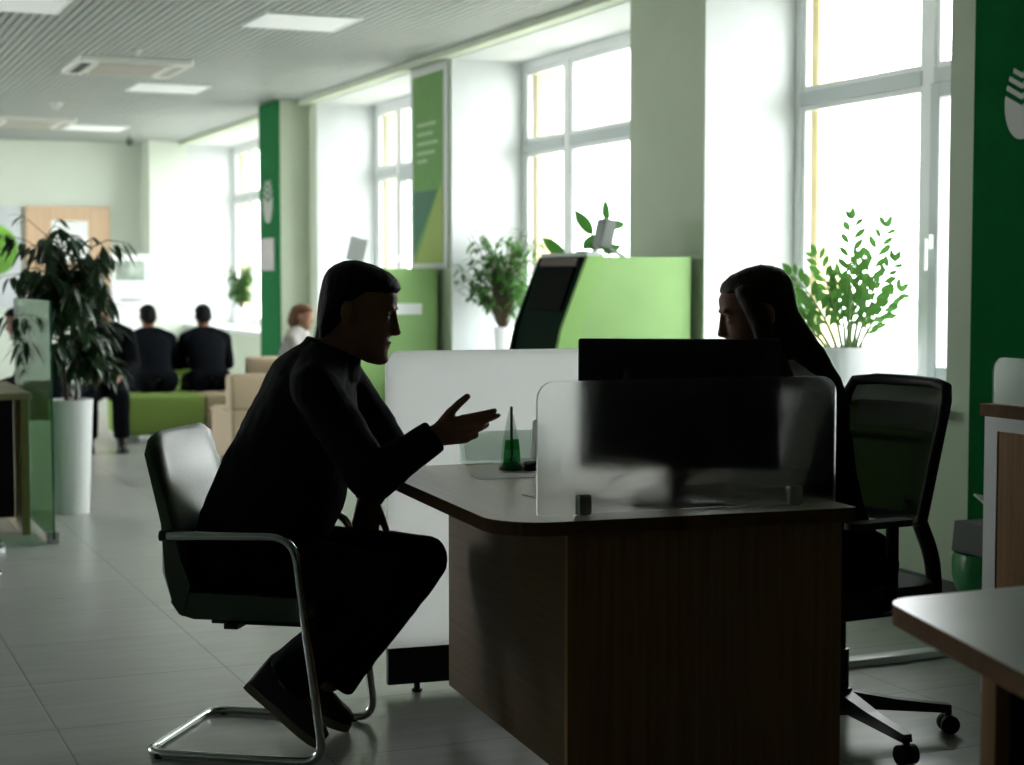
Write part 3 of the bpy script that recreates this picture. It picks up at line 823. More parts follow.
# tall drooping-leaf tree in the white planter
random.seed(5)
t = thing('potted_tree', 'tall dark leafed tree in a tapered white planter by the glass divider', 'potted plant', (1.49, 9.95, 0))
round_pot(t, .095, .125, .655)
tips = []
for k in range(4):
    a = k * 1.7 + .4; b = [V((.03 * math.cos(a), .03 * math.sin(a), .61))]
    hgt = (1.0, 1.12, .9, 1.05)[k]
    for j in range(1, 9):
        q = j / 8
        b.append(V((.03 * math.cos(a) + .10 * q * math.cos(a + q), .03 * math.sin(a) + .10 * q * math.sin(a + q), .61 + q * (hgt - .14))))
    m = MB(); m.tube(b, [.012 - .008 * i / 8 for i in range(9)], 8); m.build('trunk', M_stem, t, 60)
    tips += b[2:]
m = MB()
br = MB()
for i in range(105):
    p = random.choice(tips); a = random.uniform(0, 6.283)
    L_ = random.uniform(.10, .30) * (1.15 - .5 * abs(p.z - 1.1))
    e = p + V((math.cos(a) * L_, math.sin(a) * L_, random.uniform(.0, .14)))
    br.tube([p, (p + e) / 2 + V((0, 0, .03)), e], [.004, .003, .002], 5)
    for k in range(random.randint(9, 13)):
        q = random.uniform(.3, 1.05); c = p.lerp(e, q)
        aa = a + random.uniform(-1.5, 1.5)
        leaf(m, c, (math.cos(aa) * .6, math.sin(aa) * .6, random.uniform(-1.0, -.15)), (0, 0, 1), random.uniform(.10, .17), random.uniform(.028, .046), .2, random.uniform(.05, .3), 5, .75)
for i in range(26):      # upright shoots at the top
    p = max((random.choice(tips) for _ in range(4)), key=lambda q: q.z); a = random.uniform(0, 6.283)
    e = p + V((math.cos(a) * random.uniform(.03, .2), math.sin(a) * random.uniform(.03, .2), random.uniform(.02, .14)))
    br.tube([p, e], [.003, .0015], 5)
    for k in range(4):
        aa = a + random.uniform(-1.2, 1.2)
        leaf(m, p.lerp(e, random.uniform(.6, 1)), (math.cos(aa), math.sin(aa), random.uniform(-.6, .5)), (0, 0, 1), random.uniform(.08, .13), random.uniform(.02, .032), .2, .3, 5, .75)
br.build('branches', M_stem, t)
m.build('foliage', M_leafd, t)

# ZZ plant on the near sill
random.seed(11)
t = thing('zz_plant', 'upright plant with glossy paired leaves in a large white pot on the near sill', 'potted plant', (4.75, 6.97, SILL))
round_pot(t, .10, .135, .215)
st = MB(); lf = MB()
# stems lean mostly within the plane seen from the room: u runs along the view, towards the right
ux = V((.83, -.56, 0)); uy = V((.56, .83, 0))
for (lean, dep, L_) in ((-.80, .1, .44), (-.50, -.1, .46), (-.26, .15, .52), (.02, -.12, .66), (.10, .1, .48), (.24, 0, .66), (.36, -.2, .50), (-.95, -.1, .30), (.55, .1, .36), (-.10, .2, .40)):
    p0 = V((0, 0, .17)) + ux * lean * .08 + uy * dep * .15
    pts = []
    for j in range(12):
        q = j / 11
        pts.append(p0 + ux * (lean * L_ * q * (.55 + .45 * q)) + uy * (dep * L_ * q) + V((0, 0, L_ * q * (1 - .25 * abs(lean) * q))))
    st.tube(pts, [.0095 - .0065 * j / 11 for j in range(12)], 7)
    for j in range(4, 12):
        tg = (pts[j] - pts[j-1]).normalized()
        sd = tg.cross(uy).normalized()
        for s_ in (1, -1):
            ll = .088 * (1.05 - .35 * abs(j - 7) / 5) * random.uniform(.85, 1.15)
            b_ = pts[j] if s_ > 0 else (pts[j] + pts[j-1]) / 2
            leaf(lf, b_ + sd * s_ * .006, tg * random.uniform(.7, 1.1) + sd * s_ * random.uniform(.55, .9) + uy * random.uniform(-.6, .6), uy, ll, ll * .40, .15, .08, 7, 1.15)
    leaf(lf, pts[-1], (pts[-1] - pts[-2]), uy, .07, .034, .15, .05, 6, .8)
st.build('stems', M_gstem, t, 60); lf.build('foliage', M_leafz, t)

# small-leaved ficus on the second sill
random.seed(21)
def ficus(name, label, loc, H, Rw, n, pot, ls, seed):
    random.seed(seed)
    t = thing(name, label, 'potted plant', loc)
    round_pot(t, *pot)
    z0 = pot[2] - .05
    st = MB(); lf = MB(); ends = []
    for k in range(n):
        a = random.uniform(0, 6.283); hh = random.uniform(.35, 1.0)
        r_ = Rw * random.uniform(.35, 1.0) * math.sin(min(1, hh * .9 + .1) * 2.6) ** .6 if hh < .98 else Rw * .2
        mid = V((r_ * .3 * math.cos(a), r_ * .3 * math.sin(a), z0 + (H - z0) * hh * .55))
        e = V((max(-.42, min(.20, r_ * math.cos(a))), max(-.42, min(.23, r_ * math.sin(a))), z0 + (H - z0) * hh))
        st.tube([(0, 0, z0), mid, e], [.006, .004, .0018], 5)
        for j in range(9):
            q = random.uniform(.0, 1); c = mid.lerp(e, q); aa = random.uniform(0, 6.283)
            leaf(lf, c, (math.cos(aa), math.sin(aa), random.uniform(-.9, .4)), (0, 0, 1), ls * random.uniform(.75, 1.2), ls * random.uniform(.38, .52), .2, .25, 5, .8)
    st.build('stems', M_stem, t); lf.build('foliage', M_leaf, t)
ficus('potted_ficus', 'bushy small-leaved ficus in a white pot on the second window sill', (4.72, 11.22, SILL), .92, .40, 80, (.055, .072, .20), .080, 3)
ficus('potted_ficus', 'pale blurred pot plant on the farthest window sill', (4.70, 18.75, SILL), .72, .19, 40, (.085, .105, .22), .09, 8)
# rubber plant behind the cash terminal
random.seed(2)
t = thing('rubber_plant', 'broad leaved plant whose leaves rise behind the cash terminal', 'potted plant', (4.70, 9.25, SILL))
round_pot(t, .075, .095, .19)
lf = MB(); st = MB()
a_ = V((.83, -.56, 0))
for bx, by, bz, ex, ey, ez, W_ in ((-.437, -.059, .675, -.544, -.006, .775, .075), (-.281, -.117, .805, -.366, -.073, .935, .075), (-.203, -.145, .882, -.211, -.134, 1.0, .05),
        (-.198, -.149, .858, -.11, -.18, .87, .06), (-.42, -.07, .66, -.30, -.10, .70, .06), (-.30, -.11, .72, -.20, -.15, .78, .07), (-.34, -.10, .72, -.26, -.12, .80, .07), (-.22, -.12, .70, -.12, -.14, .74, .06), (-.3, -.1, .60, -.4, -.02, .66, .06)):
    b = V((bx, by, bz)); e = V((ex, ey, ez))
    leaf(lf, b, e - b, (-.56, -.83, 0.2), (e - b).length * 1.15, W_, .15, .05, 8, .85)
st.tube([(0, 0, .14), (-.12, -.05, .5), (-.29, -.11, .80)], [.011, .009, .004], 7)
st.tube([(-.05, -.03, .36), (-.18, -.13, .7), (-.20, -.147, .88)], [.008, .006, .003], 7)
st.tube([(-.06, -.03, .38), (-.30, -.05, .55), (-.437, -.06, .67)], [.008, .006, .003], 7)
st.build('stems', M_stem, t, 60); lf.build('foliage', mat('rubber_leaf', (.035, .12, .02), .3, transl=.2, var=.2, scale=10), t)

# ------------------------------------------------------------------ green panels, banner and emblem on the window wall
def emblem(parent, o, su, sv):
    """round mark: a solid lower part with a notch and three chevrons above; u runs along -Y"""
    B = basis((0, -1, 0), (0, 0, 1), (-1, 0, 0), o)
    m = MB()
    poly = [(math.cos(R(a)) * su, math.sin(R(a)) * sv) for a in range(165, 376, 7)] + [(0, -.06 * sv)]
    m.prism(poly, .006, B)
    for w, yb in ((.93, .10), (.78, .40), (.52, .70)):
        poly = [(-w, yb + .35 * w), (0, yb), (w, yb + .35 * w), (w * .93, yb + .35 * w + .13), (0, yb + .15), (-w * .93, yb + .35 * w + .13)]
        m.prism([(x * su, y * sv) for x, y in poly], .006, B)
    return m.build('emblem', M_emb, parent)
t = thing('wall_panel', 'dark green wall panel with a pale round emblem at the right edge', 'wall panel', (WX, 5.619, 0))
m = MB(); m.bb(-.03, -.0005, -2.6, 0, .09, CZ - .05); m.build('board', M_green, t)
emblem(t, (-.031, -.295, 2.025), .098, .138)
t = thing('wall_panel', 'dark green cladding with a pale round emblem on the far pillar', 'wall panel', (4.18, 15.2, 0))
m = MB(); m.bb(-.025, -.0005, -.002, .652, .0, CZ - .002); m.build('board', mat('mid_green_panel', (.015, .14, .045), .85, spec=.1, var=.05), t)
emblem(t, (-.026, .33, 2.06), .17, .20)
o = MB(); o.bb(-.034, -.026, .12, .56, 1.42, 1.72)
tag(o.build('poster', mat('pale_notice', (.50, .47, .46), .7, var=.15, scale=6), None, None, (4.18, 15.2, 0)), 'small pale notice on the green far pillar under the emblem', 'poster')
t = thing('wall_banner', 'tall green framed banner with lime triangle between two windows', 'banner', (WX, 12.34, 1.46))
m = MB(); m.bb(-.028, -.0005, -.76, .0, -.04, 1.46); m.build('frame', M_lgrey, t)
m = MB(); m.bb(-.031, -.0285, -.70, -.06, 0, 1.40); m.build('sheet', M_bangreen, t)
B = basis((0, -1, 0), (0, 0, 1), (-1, 0, 0), (-.031, 0, 0))
m = MB(); m.prism([(.06, .06), (.06, .54), (.58, .54)], .002, B); m.build('dark_triangle', M_bandark, t)
m = MB(); m.prism([(.10, 0), (.70, 0), (.70, .62)], .002, B); m.build('lime_triangle', M_banlime, t)
m = MB()
for k, (z, w) in enumerate(((1.02, .40), (.95, .34), (.88, .44), (.81, .38), (.75, .22))):
    m.prism([(.15, z), (.15 + w, z), (.15 + w, z + .026), (.15, z + .026)], .0015, B)
m.build('lettering', mat('banner_text', (.34, .47, .28), .6), t)

# ------------------------------------------------------------------ ceiling fittings
def lamp(label, x, y):
    t = thing('ceiling_lamp', label, 'ceiling lamp', (x, y, CZ), 0, None)
    m = MB(); m.bb(-.31, .31, -.31, -.29, -.012, .018); m.bb(-.31, .31, .29, .31, -.012, .018); m.bb(-.31, -.29, -.29, .29, -.012, .018); m.bb(.29, .31, -.29, .29, -.012, .018)
    m.build('frame', M_frame, t)
    m = MB(); m.bb(-.29, .29, -.29, .29, -.008, .016); m.build('diffuser', M_lamp, t)
lamp('bright square ceiling lamp nearest the window wall, topmost complete one', 3.04, 10.52)
lamp('square ceiling lamp just past the near air conditioning cassette', 3.04, 14.6)
lamp('square ceiling lamp cut by the top left corner of the view', 1.27, 10.48)
lamp('farthest square ceiling lamp beside the far cassette', 3.12, 18.75)
def cassette(label, x, y):
    t = thing('air_conditioner', label, 'air conditioner', (x, y, CZ))
    m = MB(); m.prism(rrect(.84, .95, .03), .034, Matrix.Translation((-.42, -.475, -.0345))); m.build('casing', M_acw, t)
    m = MB(); m.bb(-.24, .24, -.28, .28, -.041, -.0355, .003)
    gr = m.build('grille', M_acb, t)
    for (a0, a1, b0, b1) in ((-.27, .27, -.41, -.34), (-.27, .27, .34, .41), (-.38, -.31, -.30, .30), (.31, .38, -.30, .30)):
        m = MB(); m.bb(a0, a1, b0, b1, -.040, -.0355, .002); m.build('louvre', M_black if a0 == -.38 else M_acb, t)
cassette('white ceiling air conditioning cassette with beige grille, the nearer one', 2.43, 13.2)
cassette('white ceiling air conditioning cassette near the far wall', 2.35, 18.25)
def detector(label, x, y, s_=1):
    t = thing('smoke_detector', label, 'smoke detector', (x, y, CZ))
    m = MB(); m.lathe([(.001, -.06*s_), (.022*s_, -.058*s_), (.03*s_, -.03*s_), (.05*s_, -.022*s_), (.055*s_, 0)], (0, 0, 0), 24); m.build('body', M_lgrey, t, 40)
detector('small round smoke detector on the ceiling at the left', 2.33, 16.2, 1.2)
detector('tiny round detector on the ceiling above the near cassette', 2.34, 12.3, .7)
t = thing('security_camera', 'small dark security camera under the ceiling near the far pillar', 'security camera', (3.66, 19.7, CZ))
m = MB(); m.cyl((0, 0, 0), (0, 0, -.05), .02, n=12); m.build('mount', M_grey, t, 40)
m = MB(); m.ell((0, 0, -.075), (.05, .05, .045)); m.build('dome', M_base, t, 60)

# ------------------------------------------------------------------ far wall boards
t = thing('wood_board', 'light wood board with a white poster on the far wall', 'notice board', (2.62, 20.78, 0))
m = MB(); m.bb(0, .98, -.03, 0, .9, 2.20); m.build('board', M_tanwood, t)
m = MB(); m.bb(.29, .72, -.034, -.0305, 1.55, 2.03); m.build('poster', M_paper, t)
t = thing('wall_poster', 'pale poster with a big green disc at the far left wall', 'poster', (1.80, 20.78, 0))
m = MB(); m.bb(0, .76, -.02, 0, 1.0, 2.19); m.build('sheet', mat('pale_grey_print', (.55, .58, .60), .6, var=.12, scale=2), t)
m = MB(); m.prism([(math.cos(R(a)) * .31, math.sin(R(a)) * .31) for a in range(0, 360, 10)], .004, basis((1, 0, 0), (0, 0, 1), (0, -1, 0), (.42, -.0205, 1.68)))
m.build('green_disc', mat('leaf_green_print', (.16, .40, .04), .5, var=.45, scale=2.2, stretch=(.3, .3, 2)), t)
t = thing('info_stand', 'white information stand with a picture beside the far pillar', 'information stand', (3.42, 19.7, 0), 0)
m = MB(); m.bb(0, .46, -.06, .06, .06, 1.62, .006); m.build('body', M_paper, t)
m = MB(); m.bb(.04, .38, -.066, -.0605, 1.32, 1.55); m.build('picture', mat('grey_green_print', (.30, .36, .30), .6, var=.5, scale=7), t)
m = MB(); m.bb(.10, .34, -.10, -.0605, 1.10, 1.12); m.build('shelf', M_grey, t)
m = MB(); m.bb(-.04, .50, -.16, .16, 0, .06, .005); m.build('foot', M_lgrey, t)

# ------------------------------------------------------------------ glass divider, desk and chair at the left edge
t = thing('glass_divider', 'green tinted glass divider standing before the white planter', 'glass divider', (1.215, 8.78, 0), 0)
B = basis((0, 1, 0), (0, 0, 1), (1, 0, 0), (0, 0, .025))
m = MB(); pl = rrect(1.45, 1.21, .02, 4, (0, 0, 1, 1)); n_ = len(pl)
a0 = [m.bm.verts.new(B @ V((p[0], p[1], 0))) for p in pl]; b0 = [m.bm.verts.new(B @ V((p[0], p[1], .012))) for p in pl]
m.mi = 0; m._f(a0); m._f(b0); m.mi = 1
for i in range(n_): m._f([a0[i], a0[(i+1) % n_], b0[(i+1) % n_], b0[i]])
m.build('pane', [M_tint, M_gedge], t)
for y in (.05, 1.35):
    m = MB(); m.bb(-.025, .037, y - .03, y + .03, 0, .06, .004); m.build('foot', M_steel, t)
t = thing('service_desk', 'wooden desk behind the glass divider at the left edge', 'desk', (1.17, 9.15, 0))
m = MB(); m.bb(-1.0, 0, 0, 1.1, .715, .75, .004); m.build('tabletop', mat('light_brown_desk', (.30, .21, .13), .45, var=.15, scale=6), t)
m = MB(); m.bb(-.055, -.015, .02, 1.08, 0, .715); m.build('side_panel', mat('olive_brown_panel', (.20, .15, .05), .5, var=.1), t)
m = MB(); m.bb(-1.0, -.06, .30, .325, .06, .715); m.build('back_panel', M_black, t)
t = armchair('armchair', 'bright green chrome armchair cut by the left edge', (.60, 8.13, 0), R(180), mat('bright_green_leather', (.15, .34, .05), .5))
m = MB()

# ------------------------------------------------------------------ waiting area
def seat_block(name, label, loc, size, m_, back=0.0, rz=0.0, leg=.06):
    t = thing(name, label, 'bench' if not back else 'sofa', loc, rz)
    w, dpt_, h = size
    m = MB(); m.box((0, 0, leg + (h - leg) / 2), (w, dpt_, h - leg), None, .03, 3); m.build('seat', m_, t, 50)
    if back:
        m = MB(); m.box((0, dpt_ / 2 - .09, (h + back) / 2), (w, .18, back - h + .02), None, .03, 3); m.build('backrest', m_, t, 50)
    for sx in (1, -1):
        for sy in (1, -1):
            m = MB(); m.cyl((sx * (w/2 - .06), sy * (dpt_/2 - .06), 0), (sx * (w/2 - .06), sy * (dpt_/2 - .06), leg + .01), .02, n=12); m.build('leg', M_steel, t, 40)
    return t
seat_block('bench', 'olive green upholstered bench under the two men in dark suits', (2.83, 14.25, 0), (.70, .62, .385), M_sofag)
seat_block('bench', 'tan upholstered block at the right end of the green bench', (3.385, 14.25, 0), (.40, .62, .385), M_sofat)
t = seat_block('tub_chair', 'tan square backed chair half hidden by the seated man', (3.17, 12.05, 0), (.62, .62, .42), M_sofat, .66, R(180))
t['category'] = 'armchair'
t = seat_block('sofa', 'tan sofa with a low back between the suited men and the green pillar', (3.93, 14.62, 0), (.56, .62, .38), M_sofat, .66, R(180)); t['category'] = 'sofa'
t = seat_block('sofa', 'olive green seat beyond the tan low backed sofa, under the far window', (3.62, 16.3, 0), (.5, .62, .40), M_sofag, .72, R(0)); t['category'] = 'sofa'
t = thing('coffee_table', 'small dark low table beside the tan block', 'table', (3.32, 13.55, 0))
m = MB(); m.prism(rrect(.34, .34, .03), .03, Matrix.Translation((-.17, -.17, .27))); m.build('top', mat('tan_table', (.30, .21, .14), .4), t)
m = MB(); m.bb(-.10, .10, -.10, .10, 0, .27); m.build('pedestal', M_blackm, t)

# ------------------------------------------------------------------ people
def oval(c, fx, w, dp, n=28, p=2.35):
    """closed ring around c: fx is the forward axis of its plane, y the sideways one"""
    out = []
    for i in range(n):
        a = 2 * math.pi * i / n; ca, sa = math.cos(a), math.sin(a)
        ux_ = abs(ca) ** (2 / p) * (1 if ca > 0 else -1); uy_ = abs(sa) ** (2 / p) * (1 if sa > 0 else -1)
        out.append(V(c) + V(fx) * (dp * ux_) + V((0, 1, 0)) * (w * uy_))
    return out
def torso(mb, rows, grow=0.0, cut=None):
    rings = []
    for (x, z, w, dp, lean) in rows[:cut]:
        rings.append(oval((x, 0, z), (math.cos(R(lean)), 0, -math.sin(R(lean))), w + grow, dp + grow))
    mb.loft(rings)
HEAD_ROWS = [(-.118, .088, .045, .020), (-.108, .099, .015, .034), (-.085, .100, -.020, .050), (-.058, .096, -.052, .059), (-.03, .094, -.076, .066),
             (0, .090, -.094, .072), (.022, .085, -.101, .0745), (.040, .094, -.103, .0755), (.068, .092, -.101, .075), (.092, .074, -.088, .065),
             (.110, .042, -.064, .045), (.120, .0, -.035, .016)]
def head_M(c, pitch, yaw, s): return Matrix.Translation(c) @ Matrix.Rotation(R(yaw), 4, 'Z') @ Matrix.Rotation(R(pitch), 4, 'Y') @ Matrix.Scale(s, 4)
def rows_loft(mb, M, rows, p=2.2, n=28):
    rings = []
    for z, f, b, w in rows:
        r = []
        for i in range(n):
            a = 2 * math.pi * i / n; ca, sa = math.cos(a), math.sin(a)
            r.append(M @ V(((f + b) / 2 + (f - b) / 2 * abs(ca) ** (2/p) * (1 if ca > 0 else -1), w * abs(sa) ** (2/p) * (1 if sa > 0 else -1), z)))
        rings.append(r)
    mb.loft(rings)
def add_head(mb, M, nose=1.0):
    rows_loft(mb, M, HEAD_ROWS)
    R3 = M.to_3x3(); s = R3.col[0].length; Q = R3.normalized()
    P = lambda x, y, z: M @ V((x, y, z))
    # nose: bridge to tip and wings
    def nr(x, z, w, d): return [P(x - d, -w, z), P(x, -w * .5, z), P(x, w * .5, z), P(x - d, w, z)]
    mb.loft([nr(.094, .036, .008, .02), nr(.101, .016, .009, .03), nr(.113 * nose, -.008, .011, .035), nr(.120 * nose, -.022, .013, .04), nr(.113 * nose, -.032, .014, .04), nr(.098, -.036, .012, .03)])
    for y in (.009, -.009): mb.ell(P(.104, y, -.026), (.010 * s, .007 * s, .007 * s), Q, 12, 8)
    mb.ell(P(.113 * nose, 0, -.023), (.008 * s, .009 * s, .008 * s), Q, 12, 8)
    mb.ell(P(.093, 0, -.053), (.010 * s, .022 * s, .0055 * s), Q, 14, 8)          # lips
    mb.ell(P(.091, 0, -.065), (.010 * s, .019 * s, .006 * s), Q, 14, 8)
    mb.ell(P(.090, 0, -.100), (.016 * s, .020 * s, .015 * s), Q, 14, 8)           # chin
    for y in (.028, -.028): mb.ell(P(.084, y, .036), (.013 * s, .022 * s, .007 * s), Q, 14, 8)   # brows
    for y in (.030, -.030):
        mb.ell(P(.073, y, .028), (.014 * s, .018 * s, .008 * s), Q, 14, 8); mb.ell(P(.073, y, .009), (.014 * s, .018 * s, .008 * s), Q, 14, 8)   # lids
    for y in (.083, -.083):                                                       # ears
        mb.ell(P(-.018, y, .000), (.019 * s, .009 * s, .033 * s), Q @ Matrix.Rotation(R(-12), 3, 'Y'), 16, 10)
        mb.ell(P(-.012, y * .97, -.022), (.010 * s, .007 * s, .012 * s), Q, 12, 8)
def add_hand(mb, wrist, dirv, side, curl=(12, 22, 16), spread=5, tcurl=18, topen=48, s=1.0, tout=.25, cm=(1, 1.12, 1.24, 1.36), fat=1.0):
    """dirv points along the fingers, side towards the thumb; the palm faces side x dir"""
    d = V(dirv).normalized(); sd = V(side); sd = (sd - d * sd.dot(d)).normalized()
    pn = add_hand.flip * d.cross(sd).normalized()
    w = V(wrist)
    mcp = [w + d * (l * s) + sd * (o * s) for l, o in ((.092, .031), (.096, .0105), (.091, -.0105), (.082, -.030))]
    for k, q in enumerate(mcp):
        mb.seg(w + sd * ((.018, .007, -.006, -.017)[k] * s) + d * .008 * s, .0155 * s, q, .0118 * s, n=12)
    mb.ell(w + d * .05 * s + pn * .004 * s, (.045 * s, .036 * s, .014 * s), Matrix((d, sd, pn)).transposed(), 16, 10)
    mb.ell(w + d * .035 * s + sd * .026 * s + pn * .008 * s, (.034 * s, .017 * s, .015 * s), Matrix((d, sd, pn)).transposed(), 14, 10)
    segs = ((.043, .026, .022), (.047, .029, .023), (.043, .027, .022), (.034, .021, .020))
    for k, q in enumerate(mcp):
        a = R((1.5, .5, -.6, -1.7)[k] * spread); dd = (d * math.cos(a) + sd * math.sin(a)).normalized(); p = q; ang = 0
        rr = (.0098, .0102, .0095, .0085)[k] * s * fat
        for j in range(3):
            ang += R(curl[j] * cm[k])
            e = p + (dd * math.cos(ang) + pn * math.sin(ang)) * segs[k][j] * s
            mb.seg(p, rr * (1 - .10 * j), e, rr * (.92 - .11 * j), n=12); p = e
    p = w + d * .022 * s + sd * .026 * s; a = R(topen)
    td = (d * math.cos(a) + sd * math.sin(a) + pn * tout).normalized()
    for j, (l, r0) in enumerate(((.046, .0140), (.036, .0115), (.030, .0102))):
        e = p + td * l * s
        mb.seg(p, r0 * s * fat, e, r0 * (.86 if j == 2 else .9) * s * fat, n=12); p = e
        td = (td + d * math.sin(R(tcurl)) * .8).normalized()
add_hand.flip = 1
def shoe(parent, heel, toe, m_up, m_so, w=.048, lace=True, hi=0.0):
    h, t_ = V(heel), V(toe); L_ = (t_ - h).length; x = (t_ - h).normalized(); y = V((0, 0, 1)).cross(x).normalized(); z = x.cross(y)
    M = basis(x, y, z, h)
    prof = [(.0, .62), (.06, .80), (.2, .82), (.4, .80), (.6, .95), (.75, 1.02), (.88, .86), (.96, .55), (1.0, .15)]
    so = MB()
    poly = [(L_ * q, w * k) for q, k in prof] + [(L_ * q, -w * k) for q, k in reversed(prof)]
    so.prism(poly, .024, M)
    up = MB(); rings = []
    for q, k, hh in ((.0, .5, .075), (.03, .72, .10), (.15, .78, .105), (.30, .78, .105), (.42, .80, .092), (.58, .92, .068), (.75, .98, .052), (.9, .80, .042), (.985, .35, .030)):
        hh += .02 + (hi if q < .4 else 0)
        rings.append([M @ V((L_ * q, w * k * math.cos(a) * .96, .018 + (hh - .018) * max(0, math.sin(a)) ** .7)) for a in [math.pi * j / 12 for j in range(13)]])
    up.loft(rings)
    o = up.build('shoe', m_up, parent, 60); so.build('sole', m_so, o, 40)
    if lace:
        lc = MB()
        for q in (.44, .52, .60): lc.tube([M @ V((L_*q, -.022, .098 - (q-.44)*.16)), M @ V((L_*q + .006, 0, .112 - (q-.44)*.17)), M @ V((L_*q, .022, .098 - (q-.44)*.16))], .003, 6)
        lc.tube(fillet([M @ V((L_*.42, 0, .112)), M @ V((L_*.40, .03, .15)), M @ V((L_*.36, .035, .11))], .02), .0028, 6)
        lc.tube([M @ V((L_*.42, 0, .112)), M @ V((L_*.47, -.035, .13)), M @ V((L_*.50, -.045, .09))], .0028, 6)
        lc.build('laces', m_so, o, 60)
    return o

def person(name, label, loc, rotz, J, C, voxel=.006, group=None):
    """J: rows (torso), neck, head (centre, pitch, yaw, scale), arms and legs as joint lists; C: materials and options"""
    t = thing(name, label, 'person', loc, rotz, group)
    rows = J['rows']; b = MB()
    torso(b, rows, -.010)
    M = head_M(*J['head']); n0, n1 = J['neck']; hs = J['head'][3]
    b.seg(n0, .062 * hs, n1, .056 * hs)
    add_head(b, M, C.get('nose', 1.0))
    ra = C.get('arm_r', (.058, .042, .029)); rl = C.get('leg_r', (.085, .056, .042))
    for (sh, el, wr, hd, flip) in J['arms']:
        b.chain([sh, el, wr], [ra[0] - .006, ra[1] - .004, ra[2]])
        add_hand.flip = flip; add_hand(b, wr, **hd)
    for (hp, kn, an, heel, toe) in J['legs']:
        b.chain([hp, kn, an], [rl[0] - .012, rl[1] - .008, rl[2]])
        b.seg(an, .034, V(heel).lerp(V(toe), .30) + V((0, 0, .045)), .028); b.seg(V(heel).lerp(V(toe), .3) + V((0, 0, .045)), .028, V(heel).lerp(V(toe), .75) + V((0, 0, .03)), .026)
    blob(b, 'body', C['skin'], t, voxel, 3)
    # top
    m = MB(); torso(m, rows, .006)
    q0 = V(n0); m.tube([q0 + V((-.004, 0, -.03)), q0.lerp(V(n1), .42)], [.084 * hs, .069 * hs], 24)
    for (sh, el, wr, hd, flip) in J['arms']:
        w_ = V(el).lerp(V(wr), C.get('cuff', .93))
        m.seg(V((rows[-3][0], sh[1] * .35, rows[-3][1])), .085, sh, ra[0] + .012)
        m.seg(sh, ra[0] + .012, el, ra[1] + .010); m.seg(el, ra[1] + .010, w_, ra[2] + .015, True, False)
    blob(m, 'sweater' if C.get('sweater') else 'jacket', C['top'], t, voxel + .001, 3, C.get('wr', .004), (16, 11, 13), 1)
    # trousers
    m = MB(); k = C.get('waist', 3)
    torso(m, [(r[0], r[1], r[2] + .002, r[3] + .002, r[4]) for r in rows[:k]], .004)
    for (hp, kn, an, heel, toe) in J['legs']:
        m.ell(hp, (rl[0] + .02,) * 3); m.seg(hp, rl[0] + .012, kn, rl[1] + .014); m.seg(kn, rl[1] + .014, V(kn).lerp(V(an), C.get('hem', 1.0)), rl[2] + C.get('flare', .024), True, False)
    blob(m, 'trousers', C['legs'], t, voxel + .001, 3, C.get('wr', .004), (12, 12, 9), 4)
    for (hp, kn, an, heel, toe) in J['legs']: shoe(t, heel, toe, C['shoe'], C['sole'], C.get('shoe_w', .046), lace=C.get('lace', False), hi=C.get('hi', 0))
    # hair
    m = MB(); C['hair_fn'](m, M, J)
    blob(m, 'hair', C['hair'], t, min(voxel, .006), 2, .0025, (40, 40, 12), 7)
    if C.get('eyes', True):
        for y in (.031, -.031):
            e = MB(); e.ell(M @ V((.0725, y, .019)), (.0115 * hs,) * 3, None, 14, 10); e.build('eye', mat('eye', (.10, .08, .07), .3, spec=.3), t, 60)
    return t
SHORT = [(-.085, -.062, -.082, .040), (-.050, -.040, -.098, .068), (-.025, -.012, -.103, .0755), (0, .010, -.107, .078), (.022, .018, -.110, .0805), (.042, .030, -.111, .082), (.058, .055, -.111, .082),
         (.072, .084, -.110, .081), (.090, .094, -.104, .077), (.108, .082, -.092, .066), (.124, .056, -.070, .048), (.134, .01, -.04, .020)]
def hair_short(m, M, J): rows_loft(m, M, SHORT)

# the man in the dark sweater, leaning on the desk and gesturing
MAN = (1.257, 4.808)
man_J = dict(
    rows=[(-.045, .485, .165, .145, 0), (-.035, .55, .180, .160, 8), (.015, .64, .184, .182, 14), (.060, .74, .184, .182, 20), (.098, .84, .188, .168, 26), (.138, .94, .197, .155, 30),
          (.165, 1.030, .196, .138, 34), (.185, 1.082, .166, .106, 34), (.198, 1.122, .110, .080, 32), (.205, 1.150, .074, .070, 30)],
    neck=((.207, 0, 1.115), (.262, 0, 1.20)),
    head=((.288, 0, 1.248), 14, 0, 1.10),
    arms=[((.195, -.200, 1.045), (.355, -.235, .797), (.528, -.200, .914), dict(dirv=(.955, .02, .22), side=(-.20, -.12, .95), curl=(7, 12, 10), cm=(1, 1.5, 3.0, 4.6), spread=-1.2, tcurl=16, topen=40, s=.98, tout=.0, fat=1.12), -1),
          ((.205, .200, 1.055), (.345, .235, .825), (.298, .115, .700), dict(dirv=(-.10, -.05, -1), side=(.95, .1, -.1), curl=(14, 24, 18), spread=3, tcurl=10, topen=30, s=1.0), 1)],
    legs=[((-.03, -.10, .545), (.415, -.135, .490), (.098, -.105, .208), (-.030, -.105, .185), (.182, -.105, .004)),
          ((-.03, .10, .545), (.465, .105, .515), (.185, .085, .165), (.040, .085, .095), (.240, .085, .003))])
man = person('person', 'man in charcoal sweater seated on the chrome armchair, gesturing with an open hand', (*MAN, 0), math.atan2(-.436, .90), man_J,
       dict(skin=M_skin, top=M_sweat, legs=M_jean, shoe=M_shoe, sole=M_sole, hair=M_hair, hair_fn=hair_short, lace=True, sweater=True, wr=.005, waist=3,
            leg_r=(.088, .060, .044), arm_r=(.060, .057, .031), flare=.036, shoe_w=.050, hi=.022, cuff=1.0), .0045)

